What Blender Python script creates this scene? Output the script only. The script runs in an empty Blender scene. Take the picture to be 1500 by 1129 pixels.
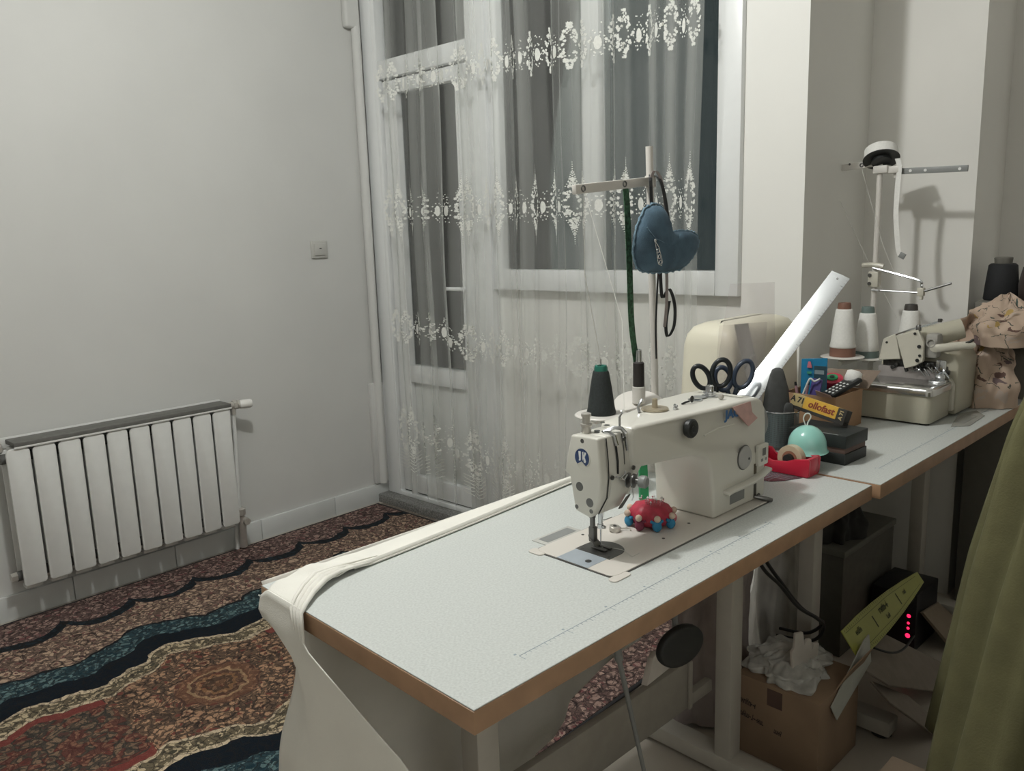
import bpy, bmesh, math, random
from mathutils import Vector, Matrix, noise as mnoise
PI = math.pi
V = Vector
random.seed(7)
SC = bpy.context.scene
COL = SC.collection

# ------------------------------------------------------------------ helpers
class MB:
    """collects shapes into one mesh"""
    def __init__(s):
        s.bm = bmesh.new(); s.mi = 0
    def _add(s, t, M=None):
        vm = {}
        for v in t.verts:
            vm[v] = s.bm.verts.new(M @ v.co if M else v.co)
        for f in t.faces:
            try:
                nf = s.bm.faces.new([vm[v] for v in f.verts]); nf.material_index = s.mi
            except ValueError:
                pass
        t.free(); return s
    def box(s, c, size, rot=None, bev=0.0, seg=2):
        t = bmesh.new(); bmesh.ops.create_cube(t, size=1.0)
        bmesh.ops.scale(t, vec=V(size), verts=t.verts)
        if bev > 0:
            bmesh.ops.bevel(t, geom=list(t.edges), offset=min(bev, min(size)*.49), segments=seg, affect='EDGES', profile=.5)
        M = Matrix.Translation(V(c))
        if rot is not None:
            M = M @ (rot.to_4x4() if isinstance(rot, Matrix) else Matrix.Rotation(rot, 4, 'Z'))
        return s._add(t, M)
    def bx(s, x0, x1, y0, y1, z0, z1, bev=0.0, seg=2):
        return s.box(((x0+x1)/2, (y0+y1)/2, (z0+z1)/2), (abs(x1-x0), abs(y1-y0), abs(z1-z0)), None, bev, seg)
    def lathe(s, prof, o=(0,0,0), axis=(0,0,1), n=28, cap=True):
        q = V((0,0,1)).rotation_difference(V(axis).normalized()).to_matrix(); o = V(o)
        rings = []
        for r, z in prof:
            rings.append([s.bm.verts.new(o + q @ V((r*math.cos(2*PI*k/n), r*math.sin(2*PI*k/n), z))) for k in range(n)])
        for a, b in zip(rings, rings[1:]):
            for k in range(n):
                f = s.bm.faces.new((a[k], a[(k+1)%n], b[(k+1)%n], b[k])); f.material_index = s.mi
        if cap:
            for r in (rings[0], rings[-1]):
                f = s.bm.faces.new(r); f.material_index = s.mi
        return s
    def cyl(s, p0, p1, r0, r1=None, n=20):
        p0, p1 = V(p0), V(p1); L = (p1-p0).length
        return s.lathe([(r0, 0), (r0 if r1 is None else r1, L)], p0, p1-p0, n)
    def tube(s, pts, r, n=8, closed=False):
        pts = [V(p) for p in pts]; N = len(pts); rings = []; up = None
        for i, p in enumerate(pts):
            a = pts[(i-1) % N] if (closed or i > 0) else p
            b = pts[(i+1) % N] if (closed or i < N-1) else p
            t = (b-a)
            if t.length < 1e-9: t = V((0,0,1))
            t.normalize()
            if up is None: up = t.orthogonal().normalized()
            up = (up - t*up.dot(t))
            if up.length < 1e-6: up = t.orthogonal()
            up.normalize(); w = t.cross(up)
            rr = r[i] if isinstance(r, (list, tuple)) else r
            rings.append([s.bm.verts.new(p + up*(rr*math.cos(2*PI*k/n)) + w*(rr*math.sin(2*PI*k/n))) for k in range(n)])
        m = N if closed else N-1
        for i in range(m):
            a, b = rings[i], rings[(i+1) % N]
            for k in range(n):
                f = s.bm.faces.new((a[k], a[(k+1)%n], b[(k+1)%n], b[k])); f.material_index = s.mi
        if not closed:
            for rg in (rings[0], rings[-1]):
                f = s.bm.faces.new(rg); f.material_index = s.mi
        return s
    def ring(s, c, R, r, axis=(0,0,1), n=28, m=8, sc=(1,1)):
        q = V((0,0,1)).rotation_difference(V(axis).normalized()).to_matrix()
        return s.tube([V(c)+q @ V((R*sc[0]*math.cos(2*PI*k/n), R*sc[1]*math.sin(2*PI*k/n), 0)) for k in range(n)], r, m, True)
    def prism(s, poly, ext, bev=0.0, seg=2):
        t = bmesh.new(); ext = V(ext)
        a = [t.verts.new(V(p)) for p in poly]; b = [t.verts.new(V(p)+ext) for p in poly]; n = len(poly)
        t.faces.new(a); t.faces.new(b[::-1])
        for k in range(n): t.faces.new((a[k], b[k], b[(k+1)%n], a[(k+1)%n]))
        if bev > 0:
            bmesh.ops.recalc_face_normals(t, faces=t.faces)
            ed = [e for e in t.edges if e.calc_face_angle(0) > .6]
            bmesh.ops.bevel(t, geom=ed, offset=bev, segments=seg, affect='EDGES', profile=.5)
        return s._add(t)
    def loft(s, loops, cap=True, closed=True, bev=0.0, seg=2):
        t = bmesh.new(); R = [[t.verts.new(V(p)) for p in L] for L in loops]; n = len(loops[0])
        for a, b in zip(R, R[1:]):
            for k in range(n if closed else n-1):
                t.faces.new((a[k], a[(k+1)%n], b[(k+1)%n], b[k]))
        if cap and closed: t.faces.new(R[0][::-1]); t.faces.new(R[-1])
        if bev > 0:
            bmesh.ops.recalc_face_normals(t, faces=t.faces)
            ed = [e for e in t.edges if len(e.link_faces) == 2 and e.calc_face_angle(0) > .55]
            bmesh.ops.bevel(t, geom=ed, offset=bev, segments=seg, affect='EDGES', profile=.5)
        return s._add(t)
    def grid(s, fn, nu, nv, cu=False):
        G = [[s.bm.verts.new(V(fn(i/(nu if cu else nu-1), j/(nv-1)))) for j in range(nv)] for i in range(nu)]
        for i in range(nu if cu else nu-1):
            for j in range(nv-1):
                k = (i+1) % nu
                f = s.bm.faces.new((G[i][j], G[k][j], G[k][j+1], G[i][j+1])); f.material_index = s.mi
        return s
    def ball(s, c, r, n=16, sc=(1,1,1)):
        t = bmesh.new(); bmesh.ops.create_uvsphere(t, u_segments=n, v_segments=max(6, n*2//3), radius=r)
        return s._add(t, Matrix.Translation(V(c)) @ Matrix.Diagonal(V((*sc, 1))))
    def poly(s, pts):
        f = s.bm.faces.new([s.bm.verts.new(V(p)) for p in pts]); f.material_index = s.mi; return s
    def build(s, name, mats, parent=None, smooth=38, solid=0.0, recalc=True):
        if recalc: bmesh.ops.recalc_face_normals(s.bm, faces=s.bm.faces)
        if parent is not None:
            s.bm.transform(WM[parent.name].inverted())
        me = bpy.data.meshes.new(name); s.bm.to_mesh(me); s.bm.free()
        if not isinstance(mats, (list, tuple)): mats = [mats]
        for m in mats: me.materials.append(m)
        if smooth:
            for p in me.polygons: p.use_smooth = True
            me.set_sharp_from_angle(angle=math.radians(smooth))
        o = bpy.data.objects.new(name, me); COL.objects.link(o)
        if parent is not None: o.parent = parent; WM[o.name] = WM[parent.name]
        else: WM[o.name] = Matrix.Identity(4)
        if solid:
            md = o.modifiers.new('thickness', 'SOLIDIFY'); md.thickness = solid; md.offset = 0
        return o
WM = {}
def thing(name, label, cat, loc=(0,0,0), rz=0.0, group=None):
    o = bpy.data.objects.new(name, None); COL.objects.link(o)
    o.location = loc; o.rotation_euler = (0,0,rz); o.empty_display_size = .05
    o['label'] = label; o['category'] = cat
    if group: o['group'] = group
    WM[o.name] = Matrix.Translation(V(loc)) @ Matrix.Rotation(rz, 4, 'Z')
    return o
def tag(o, label, cat, group=None):
    o['label'] = label; o['category'] = cat
    if group: o['group'] = group
    return o
def struct(o):
    o['kind'] = 'structure'; return o
def text_obj(name, txt, size, M, mat, parent, ext=.0004, bold=0.0, shear=0.0, sx=1.0):
    c = bpy.data.curves.new(name, 'FONT'); c.body = txt; c.size = size; c.extrude = ext; c.offset = bold; c.shear = shear
    c.align_x = 'CENTER'; c.align_y = 'CENTER'; c.resolution_u = 4
    t = bpy.data.objects.new(name, c); COL.objects.link(t)
    dg = bpy.context.evaluated_depsgraph_get(); me = bpy.data.meshes.new_from_object(t.evaluated_get(dg))
    bpy.data.objects.remove(t)
    me.transform(M @ Matrix.Diagonal(V((sx,1,1,1))))
    if parent is not None: me.transform(WM[parent.name].inverted())
    me.materials.clear(); me.materials.append(mat)
    o = bpy.data.objects.new(name, me); COL.objects.link(o)
    if parent is not None: o.parent = parent; WM[o.name] = WM[parent.name]
    return o
def frame(o, x, n):
    """matrix with origin o, local x along x and local z along n"""
    x = V(x).normalized(); n = V(n); n = (n - x*n.dot(x)).normalized(); y = n.cross(x)
    M = Matrix((x, y, n)).transposed().to_4x4(); M.translation = V(o); return M
def sm(e0, e1, x):
    t = max(0., min(1., (x-e0)/(e1-e0))); return t*t*(3-2*t)
def fbm(x, y=0, z=0, o=3):
    return mnoise.fractal(V((x, y, z)), 1.0, 2.0, o)

# ------------------------------------------------------------------ materials
def srgb(r, g=None, b=None):
    if g is None: g = b = r
    f = lambda c: (c/255/12.92) if c/255 <= .04045 else ((c/255+.055)/1.055)**2.4
    return (f(r), f(g), f(b), 1)
def new_mat(name):
    m = bpy.data.materials.new(name); m.use_nodes = True
    nt = m.node_tree; nt.nodes.clear()
    out = nt.nodes.new('ShaderNodeOutputMaterial')
    return m, nt, out
def N(nt, typ, **kw):
    n = nt.nodes.new(typ)
    for k, v in kw.items():
        if k in n.inputs: n.inputs[k].default_value = v
        else: setattr(n, k, v)
    return n
def mat(name, col, rough=.6, metal=0., var=.06, vscale=30., bump=0., bscale=200., spec=.5, coat=0., trans=0., emit=None, estr=0.):
    """plain surface with slight procedural mottling and grain"""
    m, nt, out = new_mat(name)
    p = N(nt, 'ShaderNodeBsdfPrincipled', Roughness=rough, Metallic=metal)
    p.inputs['Specular IOR Level'].default_value = spec
    p.inputs['Coat Weight'].default_value = coat
    p.inputs['Transmission Weight'].default_value = trans
    if emit:
        p.inputs['Emission Color'].default_value = emit; p.inputs['Emission Strength'].default_value = estr
    tc = N(nt, 'ShaderNodeTexCoord')
    nz = N(nt, 'ShaderNodeTexNoise', Scale=vscale, Detail=4.0)
    nt.links.new(tc.outputs['Object'], nz.inputs['Vector'])
    mr = N(nt, 'ShaderNodeMapRange'); mr.inputs['To Min'].default_value = 1-var; mr.inputs['To Max'].default_value = 1+var
    mr.inputs['From Min'].default_value = .3; mr.inputs['From Max'].default_value = .7
    nt.links.new(nz.outputs['Fac'], mr.inputs['Value'])
    mx = N(nt, 'ShaderNodeMix', data_type='RGBA', blend_type='MULTIPLY')
    mx.inputs[0].default_value = 1.0; mx.inputs[6].default_value = col
    nt.links.new(mr.outputs[0], mx.inputs[7]); nt.links.new(mx.outputs[2], p.inputs['Base Color'])
    if bump:
        n2 = N(nt, 'ShaderNodeTexNoise', Scale=bscale, Detail=3.0); nt.links.new(tc.outputs['Object'], n2.inputs['Vector'])
        b = N(nt, 'ShaderNodeBump', Strength=bump, Distance=.002); nt.links.new(n2.outputs['Fac'], b.inputs['Height'])
        nt.links.new(b.outputs[0], p.inputs['Normal'])
    nt.links.new(p.outputs[0], out.inputs[0])
    return m
def ramp(nt, stops, interp='LINEAR'):
    r = nt.nodes.new('ShaderNodeValToRGB'); cr = r.color_ramp; cr.interpolation = interp
    while len(cr.elements) > 1: cr.elements.remove(cr.elements[-1])
    for i, (p, c) in enumerate(stops):
        e = cr.elements[0] if i == 0 else cr.elements.new(p)
        e.position = p; e.color = c
    return r
def math_n(nt, op, a, b=None, c=None):
    n = nt.nodes.new('ShaderNodeMath'); n.operation = op
    for i, v in enumerate((a, b, c)):
        if v is None: continue
        if isinstance(v, (int, float)): n.inputs[i].default_value = v
        else: nt.links.new(v, n.inputs[i])
    return n.outputs[0]
# colours
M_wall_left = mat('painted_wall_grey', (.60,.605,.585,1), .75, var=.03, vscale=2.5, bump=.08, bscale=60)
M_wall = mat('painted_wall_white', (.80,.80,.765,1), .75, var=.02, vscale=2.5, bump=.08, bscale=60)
M_recess = mat('painted_wall_recess', (.78,.775,.74,1), .8, var=.03, vscale=3, bump=.08, bscale=60)
M_ceil = mat('ceiling_paint', (.80,.80,.78,1), .9)
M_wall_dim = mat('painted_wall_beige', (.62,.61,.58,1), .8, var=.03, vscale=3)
M_tile = mat('floor_tile', (.50,.46,.40,1), .35, var=.08, vscale=4)
M_skirt = mat('skirting_tile', (.62,.64,.63,1), .4, var=.05, vscale=6)
M_pvc = mat('white_pvc', (.80,.82,.82,1), .35, var=.01)
M_pvc_in = mat('white_pvc_panel', (.66,.68,.66,1), .45, var=.02)
M_gasket = mat('black_gasket', (.02,.022,.022,1), .7)
M_granite = mat('granite_step', (.20,.20,.19,1), .4, var=.6, vscale=140)
def glass_mat():
    m, nt, out = new_mat('window_glass')
    t = N(nt, 'ShaderNodeBsdfTransparent'); t.inputs[0].default_value = (.86,.9,.89,1)
    g = N(nt, 'ShaderNodeBsdfGlossy', Roughness=.02)
    f = N(nt, 'ShaderNodeFresnel', IOR=1.55); mx = N(nt, 'ShaderNodeMixShader')
    nt.links.new(f.outputs[0], mx.inputs[0]); nt.links.new(t.outputs[0], mx.inputs[1]); nt.links.new(g.outputs[0], mx.inputs[2])
    nt.links.new(mx.outputs[0], out.inputs[0]); return m
M_glass = glass_mat()

# ------------------------------------------------------------------ room (its own axes: a along the window wall, b into the room)
TH = math.radians(2.9)
UA = V((math.sin(TH), -math.cos(TH), 0)); VB = V((-math.cos(TH), -math.sin(TH), 0)); K = V((2.3601, 3.36595, 0))
RR = Matrix((UA, -VB, V((0,0,1)))).transposed()
def R(a, b, z): return K + UA*a + VB*b + V((0,0,z))
def rb(mb, a0, a1, b0, b1, z0, z1, bev=0., seg=2):
    return mb.box(R((a0+a1)/2, (b0+b1)/2, (z0+z1)/2), (abs(a1-a0), abs(b1-b0), abs(z1-z0)), RR, bev, seg)
ZC = 2.85; A1 = 5.6; B1 = 5.2
struct(rb(MB(), -.14, A1+.12, -1.1, B1+.12, -.12, 0).build('floor', M_tile, smooth=0))
struct(rb(MB(), -.14, A1+.12, -1.1, B1+.12, ZC, ZC+.1).build('ceiling', M_ceil, smooth=0))
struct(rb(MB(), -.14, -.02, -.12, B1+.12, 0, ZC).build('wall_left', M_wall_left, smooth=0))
w = MB()
rb(w, -.02, .0, -.12, -.03, 0, ZC); rb(w, 0, .78, -.12, -.03, 2.50, ZC); rb(w, 0, .78, -.12, -.03, 0, .045)
rb(w, .78, 1.936, -.12, -.03, 0, 1.10); rb(w, .78, 1.936, -.12, -.03, 2.50, ZC)
rb(w, 1.936, 2.145, -1.1, -.012, 0, ZC)
struct(w.build('wall_window', M_wall, smooth=0))
struct(rb(MB(), 2.145, 2.50, -1.1, -.535, 0, ZC).build('wall_recess', M_recess, smooth=0))
struct(rb(MB(), 2.50, A1+.12, -1.1, -.90, 0, ZC).build('wall_far', M_recess, smooth=0))
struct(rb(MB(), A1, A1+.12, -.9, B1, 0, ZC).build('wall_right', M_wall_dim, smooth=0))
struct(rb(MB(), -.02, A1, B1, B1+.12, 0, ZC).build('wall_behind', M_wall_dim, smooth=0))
# skirting of separate tiles along the left wall
sk = MB(); b0 = .0
for L in (.35,.40,.40,.40,.40,.40,.40,.40,.40):
    rb(sk, -.02, -.004, b0+.0012, b0+L-.0012, 0, .094, .003); b0 += L
struct(sk.build('baseboard_left', M_skirt))
# painted pipe casing in the corner beside the door
t = MB(); t.tube([R(.004, .055, .10), R(.004, .055, 2.30)], .022, 10); rb(t, -.02, .02, .035, .115, 2.29, 2.6, .012, 3)
rb(t, -.02, .006, .02, .10, .10, .62, .006)
struct(t.build('trim_1', M_wall_left))
# balcony door
d = struct(rb(MB(), 0, .105, -.06, .022, .045, 2.52, .004).build('door_1', M_pvc))
f = MB(); rb(f, .69, .80, -.06, .022, .045, 2.52, .004); rb(f, .105, .69, -.06, .022, 2.055, 2.135, .004)
rb(f, .105, .69, -.06, .022, .045, .066, .002); rb(f, .105, .69, -.06, .022, 2.47, 2.52, .002)
f.build('door_frame', M_pvc, d)
s = MB(); rb(s, .118, .212, -.05, .010, .075, 2.045, .006); rb(s, .602, .682, -.05, .010, .075, 2.045, .006)
rb(s, .212, .602, -.05, .010, 1.985, 2.045, .004); rb(s, .212, .602, -.05, .010, .637, .72, .004); rb(s, .212, .602, -.05, .010, .075, .165, .004)
s.build('door_sash', M_pvc, d)
g = MB(); rb(g, .106, .69, -.045, -.04, .067, 2.054); rb(g, .106, .69, -.045, -.04, 2.136, 2.469)
# (gap backing is only the rebate around the sash)
g.bm.free()
g = MB()
for (a0, a1, z0, z1) in ((.105,.118,.066,2.055),(.682,.69,.066,2.055),(.105,.69,.066,.075),(.105,.69,2.045,2.055)):
    rb(g, a0, a1, -.05, -.004, z0, z1)
g.build('gasket', M_gasket, d)
rb(MB(), .212, .602, -.035, -.012, .165, .637, .006).build('door_panel', M_pvc_in, d)
rb(MB(), .212, .602, -.03, -.024, .72, 1.985).build('pane', M_glass, d)
rb(MB(), .118, .682, -.03, -.024, 2.135, 2.47).build('pane', M_glass, d)
h = MB(); rb(h, .625, .655, .010, .020, 1.0, 1.14, .004); h.tube([R(.64,.015,1.10), R(.64,.05,1.10), R(.55,.055,1.10)], .009, 10)
h.build('door_handle', M_pvc, d)
struct(rb(MB(), -.02, .80, -.03, .085, 0, .045, .006).build('trim_2', M_granite))
# window
wd = MB(); rb(wd, .80, .86, -.06, .012, 1.10, 2.5, .004); rb(wd, 1.85, 1.936, -.06, .012, 1.10, 2.5, .004)
rb(wd, .86, 1.85, -.06, .012, 1.10, 1.185, .004); rb(wd, .86, 1.85, -.06, .012, 2.42, 2.5, .004); rb(wd, 1.29, 1.37, -.06, .012, 1.185, 2.42, .004)
wo = struct(wd.build('window_1', M_pvc))
rb(MB(), .86, 1.29, -.03, -.024, 1.185, 2.42).build('pane', M_glass, wo)
rb(MB(), 1.37, 1.85, -.03, -.024, 1.185, 2.42).build('pane', M_glass, wo)

# ------------------------------------------------------------------ light switch
M_switch = mat('switch_plastic', (.50,.50,.47,1), .4, var=.01)
sw = thing('light_switch', 'square grey-white wall switch on the bare left wall', 'switch', R(-.02,.327,1.29))
rb(MB(), -.02, -.010, .283, .372, 1.249, 1.330, .004, 3).build('plate', M_switch, sw)
rb(MB(), -.010, -.004, .296, .359, 1.262, 1.317, .003).build('rocker', M_switch, sw)
rb(MB(), -.004, -.0033, .322, .333, 1.292, 1.296).build('indicator', M_gasket, sw)

# ------------------------------------------------------------------ radiator
M_rad = mat('radiator_enamel', (.72,.73,.71,1), .35, var=.02)
M_radgrey = mat('radiator_grey_strip', (.12,.12,.11,1), .6, var=.12, vscale=60)
M_raddark = mat('radiator_inner', (.10,.10,.095,1), .8)
M_nickel = mat('nickel', (.55,.53,.49,1), .3, metal=.55)
rad = thing('radiator', 'white ten-section radiator with grey top strip under the left wall', 'radiator', R(.07, 1.33, .0))
PB = .0838
for k in range(10):
    b1 = 1.742 - k*PB; b0 = b1-PB+.008
    m = MB(); zt, zb, r = .655, .155, .020
    pts = [(b0, zb+.008), (b0+.008, zb), (b1-.008, zb), (b1, zb+.008)]
    pts += [(b1-r+r*math.cos(x), zt-r+r*math.sin(x)) for x in (0, PI/8, PI/4, 3*PI/8, PI/2)]
    pts += [(b0+r*.7-r*.7*math.sin(x), zt-r*.7+r*.7*math.cos(x)) for x in (0, PI/4, PI/2)]
    m.prism([R(.106, b, z) for b, z in pts], UA*.012, .004)
    rb(m, .03, .106, (b0+b1)/2-.012, (b0+b1)/2+.012, .15, .652, .004)
    rb(m, .03, .036, b0+.004, b1-.004, .16, .64, .002)
    rb(m, .05, .09, b0+.010, b1-.010, .135, .150, .004)
    m.build('section', M_rad, rad)
m = MB(); m.cyl(R(.068, .90, .615), R(.068, 1.75, .615), .018); m.cyl(R(.068, .90, .185), R(.068, 1.75, .185), .018)
m.build('header_pipe', M_raddark, rad)
m = MB(); rb(m, .026, .122, .905, 1.715, .659, .676, .003); m.build('top_strip', M_radgrey, rad)
m = MB(); rb(m, .020, .027, .905, 1.73, .655, .682, .001); m.build('strip_edge', M_rad, rad)
m = MB(); rb(m, .1205, .1235, .905, 1.715, .6535, .6605, .001); m.build('strip_edge', M_rad, rad)
m = MB(); m.cyl(R(.068, .915, .655), R(.068, .86, .655), .016); m.lathe([(.021,0),(.021,.014),(.015,.018)], R(.068,.872,.655), -VB, 6)
m.cyl(R(.068,.872,.66), R(.068,.872,.615), .012)
m.lathe([(.016,0),(.019,.003),(.019,.012),(.014,.016)], R(.068, .855, .655), -VB, 12); m.build('valve', M_nickel, rad)
M_cap = mat('white_plastic_knob', (.75,.75,.72,1), .4, var=.01)
m = MB(); m.lathe([(.013,0),(.018,.004),(.020,.02),(.019,.045),(.015,.052)], R(.075,.845,.655), (-VB*.95+UA*.3), 20); m.build('thermostatic_head', M_cap, rad)
m = MB(); m.lathe([(.014,0),(.02,.004),(.02,.02),(.012,.026)], R(.068,1.738,.655), VB, 6); m.build('blanking_plug', M_nickel, rad)
m = MB(); m.cyl(R(.068,1.742,.185), R(.068,1.770,.185), .017, n=6); m.build('blanking_plug', M_nickel, rad)
m = MB(); m.tube([R(.068,.872,.62), R(.066,.874,.5), R(.06,.885,.16)], .0085, 10); m.build('supply_pipe', M_rad, rad)
m = MB(); m.cyl(R(.068,.915,.185), R(.068,.875,.185), .015); m.lathe([(.013,0),(.02,.004),(.02,.03),(.012,.036)], R(.068,.88,.168), (0,0,1), 8)
m.cyl(R(.068,.88,.17), R(.045,.87,.02), .013, .018); m.lathe([(.012,0),(.017,.006),(.015,.03)], R(.06,.865,.14), UA, 10); m.build('lockshield_valve', M_nickel, rad)
m = MB(); m.tube([R(.045,.855,.14), R(.03,.852,.08), R(.03,.852,.0)], .009, 10); m.tube([R(.03,.888,.12), R(.025,.89,.0)], .009, 10)
m.build('floor_pipe', M_rad, rad)

# ------------------------------------------------------------------ patterned rug
def rug_mat():
    m, nt, out = new_mat('patterned_pile')
    tc = N(nt, 'ShaderNodeTexCoord'); sp = N(nt, 'ShaderNodeSeparateXYZ'); L = nt.links
    # wobble the drawing a little
    nz = N(nt, 'ShaderNodeTexNoise', Scale=16., Detail=2.); L.new(tc.outputs['Object'], nz.inputs['Vector'])
    sub = N(nt, 'ShaderNodeVectorMath', operation='SUBTRACT'); L.new(nz.outputs['Color'], sub.inputs[0]); sub.inputs[1].default_value = (.5,.5,.5)
    scl = N(nt, 'ShaderNodeVectorMath', operation='SCALE'); L.new(sub.outputs[0], scl.inputs[0]); scl.inputs['Scale'].default_value = .045
    add = N(nt, 'ShaderNodeVectorMath', operation='ADD'); L.new(tc.outputs['Object'], add.inputs[0]); L.new(scl.outputs[0], add.inputs[1])
    L.new(add.outputs[0], sp.inputs[0]); X, Y = sp.outputs['X'], sp.outputs['Y']
    # object origin lies on the long axis of the rug; x measured from the medallion centre
    tt = math_n(nt, 'ABSOLUTE', Y)
    def scal(P, ph, amp, pw=1.0):
        c = math_n(nt, 'ABSOLUTE', math_n(nt, 'COSINE', math_n(nt, 'MULTIPLY_ADD', X, PI/P, ph)))
        if pw != 1: c = math_n(nt, 'POWER', c, pw)
        return math_n(nt, 'MULTIPLY', c, amp)
    # large lobes + pointed cusps
    s1 = scal(.43, 0., .07, 3.0); s2 = scal(.145, .4, .022); s3 = scal(.86, 0., .06)
    tin = math_n(nt, 'SUBTRACT', tt, math_n(nt, 'ADD', math_n(nt, 'ADD', s1, s2), s3))
    sout = scal(.245, .6, .085, .6)
    tout = math_n(nt, 'ADD', tt, sout)
    # inner zones up to the floral field, outer zones beyond
    D = srgb
    st_in = [(0., D(86,70,58)), (.135, D(170,155,132)), (.148, D(92,84,68)), (.205, D(176,160,136)), (.222, D(17,24,31)), (.315, D(38,56,62)), (.42, D(22,24,28)), (.432, D(108,90,80))]
    st_mo = [(0., D(150,120,96)), (.135, D(170,155,132)), (.148, D(165,150,124)), (.205, D(176,160,136)), (.222, D(17,24,31)), (.315, D(88,108,108)), (.42, D(22,24,28)), (.432, D(164,142,122))]
    st_m2 = [(0., D(96,56,48)), (.135, D(170,155,132)), (.148, D(62,60,50)), (.205, D(176,160,136)), (.222, D(17,24,31)), (.315, D(26,44,52)), (.42, D(22,24,28)), (.432, D(98,66,64))]
    out_g = [(0., D(108,90,80)), (.800, D(26,30,34)), (.845, D(92,74,70))]
    out_m = [(0., D(164,142,122)), (.800, D(34,46,52)), (.845, D(148,126,116))]
    out_2 = [(0., D(98,66,64)), (.800, D(26,30,34)), (.845, D(106,70,70))]
    def zone(si, so):
        r1 = ramp(nt, si, 'CONSTANT'); r2 = ramp(nt, so, 'CONSTANT')
        L.new(tin, r1.inputs[0]); L.new(tout, r2.inputs[0])
        sel = math_n(nt, 'GREATER_THAN', tout, .795)
        mx = N(nt, 'ShaderNodeMix', data_type='RGBA'); L.new(sel, mx.inputs[0]); L.new(r1.outputs[0], mx.inputs[6]); L.new(r2.outputs[0], mx.inputs[7])
        return mx.outputs[2]
    g, mo, m2 = zone(st_in, out_g), zone(st_mo, out_m), zone(st_m2, out_2)
    v = N(nt, 'ShaderNodeTexVoronoi', Scale=40.); v.feature = 'F1'; L.new(add.outputs[0], v.inputs['Vector'])
    vs = N(nt, 'ShaderNodeSeparateColor'); L.new(v.outputs['Color'], vs.inputs[0])
    ve = N(nt, 'ShaderNodeTexVoronoi', Scale=40.); ve.feature = 'DISTANCE_TO_EDGE'; L.new(add.outputs[0], ve.inputs['Vector'])
    v2 = N(nt, 'ShaderNodeTexVoronoi', Scale=105.); L.new(add.outputs[0], v2.inputs['Vector'])
    vs2 = N(nt, 'ShaderNodeSeparateColor'); L.new(v2.outputs['Color'], vs2.inputs[0])
    petal = math_n(nt, 'LESS_THAN', v.outputs['Distance'], .40)
    core = math_n(nt, 'LESS_THAN', v.outputs['Distance'], .17)
    pick = math_n(nt, 'GREATER_THAN', vs.outputs[0], .42)
    def mixc(f, a, b):
        mx = N(nt, 'ShaderNodeMix', data_type='RGBA'); 
        if isinstance(f, float): mx.inputs[0].default_value = f
        else: L.new(f, mx.inputs[0])
        for s_, i_ in ((a, 6), (b, 7)):
            if isinstance(s_, tuple): mx.inputs[i_].default_value = s_
            else: L.new(s_, mx.inputs[i_])
        return mx.outputs[2]
    c = mixc(math_n(nt, 'MULTIPLY', petal, pick), g, mo)
    c = mixc(math_n(nt, 'MULTIPLY', petal, math_n(nt, 'LESS_THAN', vs.outputs[1], .34)), c, m2)
    c = mixc(math_n(nt, 'MULTIPLY', core, math_n(nt, 'GREATER_THAN', vs.outputs[2], .5)), c, m2)
    c = mixc(math_n(nt, 'MULTIPLY', math_n(nt, 'GREATER_THAN', vs2.outputs[0], .66), .75), c, mo)
    c = mixc(math_n(nt, 'MULTIPLY', math_n(nt, 'LESS_THAN', vs2.outputs[1], .30), .8), c, mixc(.55, g, D(26,28,30)))
    v3 = N(nt, 'ShaderNodeTexVoronoi', Scale=15.); L.new(add.outputs[0], v3.inputs['Vector'])
    s3 = N(nt, 'ShaderNodeSeparateColor'); L.new(v3.outputs['Color'], s3.inputs[0])
    band_ = math_n(nt, 'SUBTRACT', 1.0, math_n(nt, 'MULTIPLY', math_n(nt, 'GREATER_THAN', tin, .135), math_n(nt, 'LESS_THAN', tin, .43)))
    big = math_n(nt, 'MULTIPLY', math_n(nt, 'GREATER_THAN', s3.outputs[0], .35), band_)
    ringm = math_n(nt, 'LESS_THAN', math_n(nt, 'ABSOLUTE', math_n(nt, 'SUBTRACT', v3.outputs['Distance'], .34)), .035)
    ring2 = math_n(nt, 'LESS_THAN', math_n(nt, 'ABSOLUTE', math_n(nt, 'SUBTRACT', v3.outputs['Distance'], .20)), .05)
    c = mixc(math_n(nt, 'MULTIPLY', math_n(nt, 'MULTIPLY', ringm, big), .7), c, D(34,29,28))
    c = mixc(math_n(nt, 'MULTIPLY', math_n(nt, 'MULTIPLY', ring2, big), .6), c, mo)
    c = mixc(math_n(nt, 'MULTIPLY', math_n(nt, 'MULTIPLY', math_n(nt, 'LESS_THAN', v3.outputs['Distance'], .12), big), .8), c, m2)
    # thin dark drawing between motifs
    dk = math_n(nt, 'MULTIPLY', math_n(nt, 'LESS_THAN', ve.outputs['Distance'], .05), .6)
    c = mixc(dk, c, D(30,27,27))
    # central rosette and red shoulders inside the medallion
    xm = math_n(nt, 'PINGPONG', X, .46)
    rr = math_n(nt, 'SQRT', math_n(nt, 'ADD', math_n(nt, 'POWER', xm, 2.), math_n(nt, 'POWER', math_n(nt, 'MULTIPLY', Y, 1.0), 2.)))
    ang = math_n(nt, 'ARCTAN2', Y, xm)
    pet = math_n(nt, 'MULTIPLY', math_n(nt, 'COSINE', math_n(nt, 'MULTIPLY', ang, 12.)), .0035)
    r3 = ramp(nt, [(0., D(92,64,46)), (.018, D(60,44,34)), (.045, D(120,88,60)), (.055, D(72,50,40)), (.075, D(140,116,88)), (.088, D(96,66,50)), (.115, D(70,47,40)), (.125, D(118,84,66)), (.30, D(0,0,0))], 'CONSTANT')
    L.new(math_n(nt, 'ADD', rr, pet), r3.inputs[0])
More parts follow.
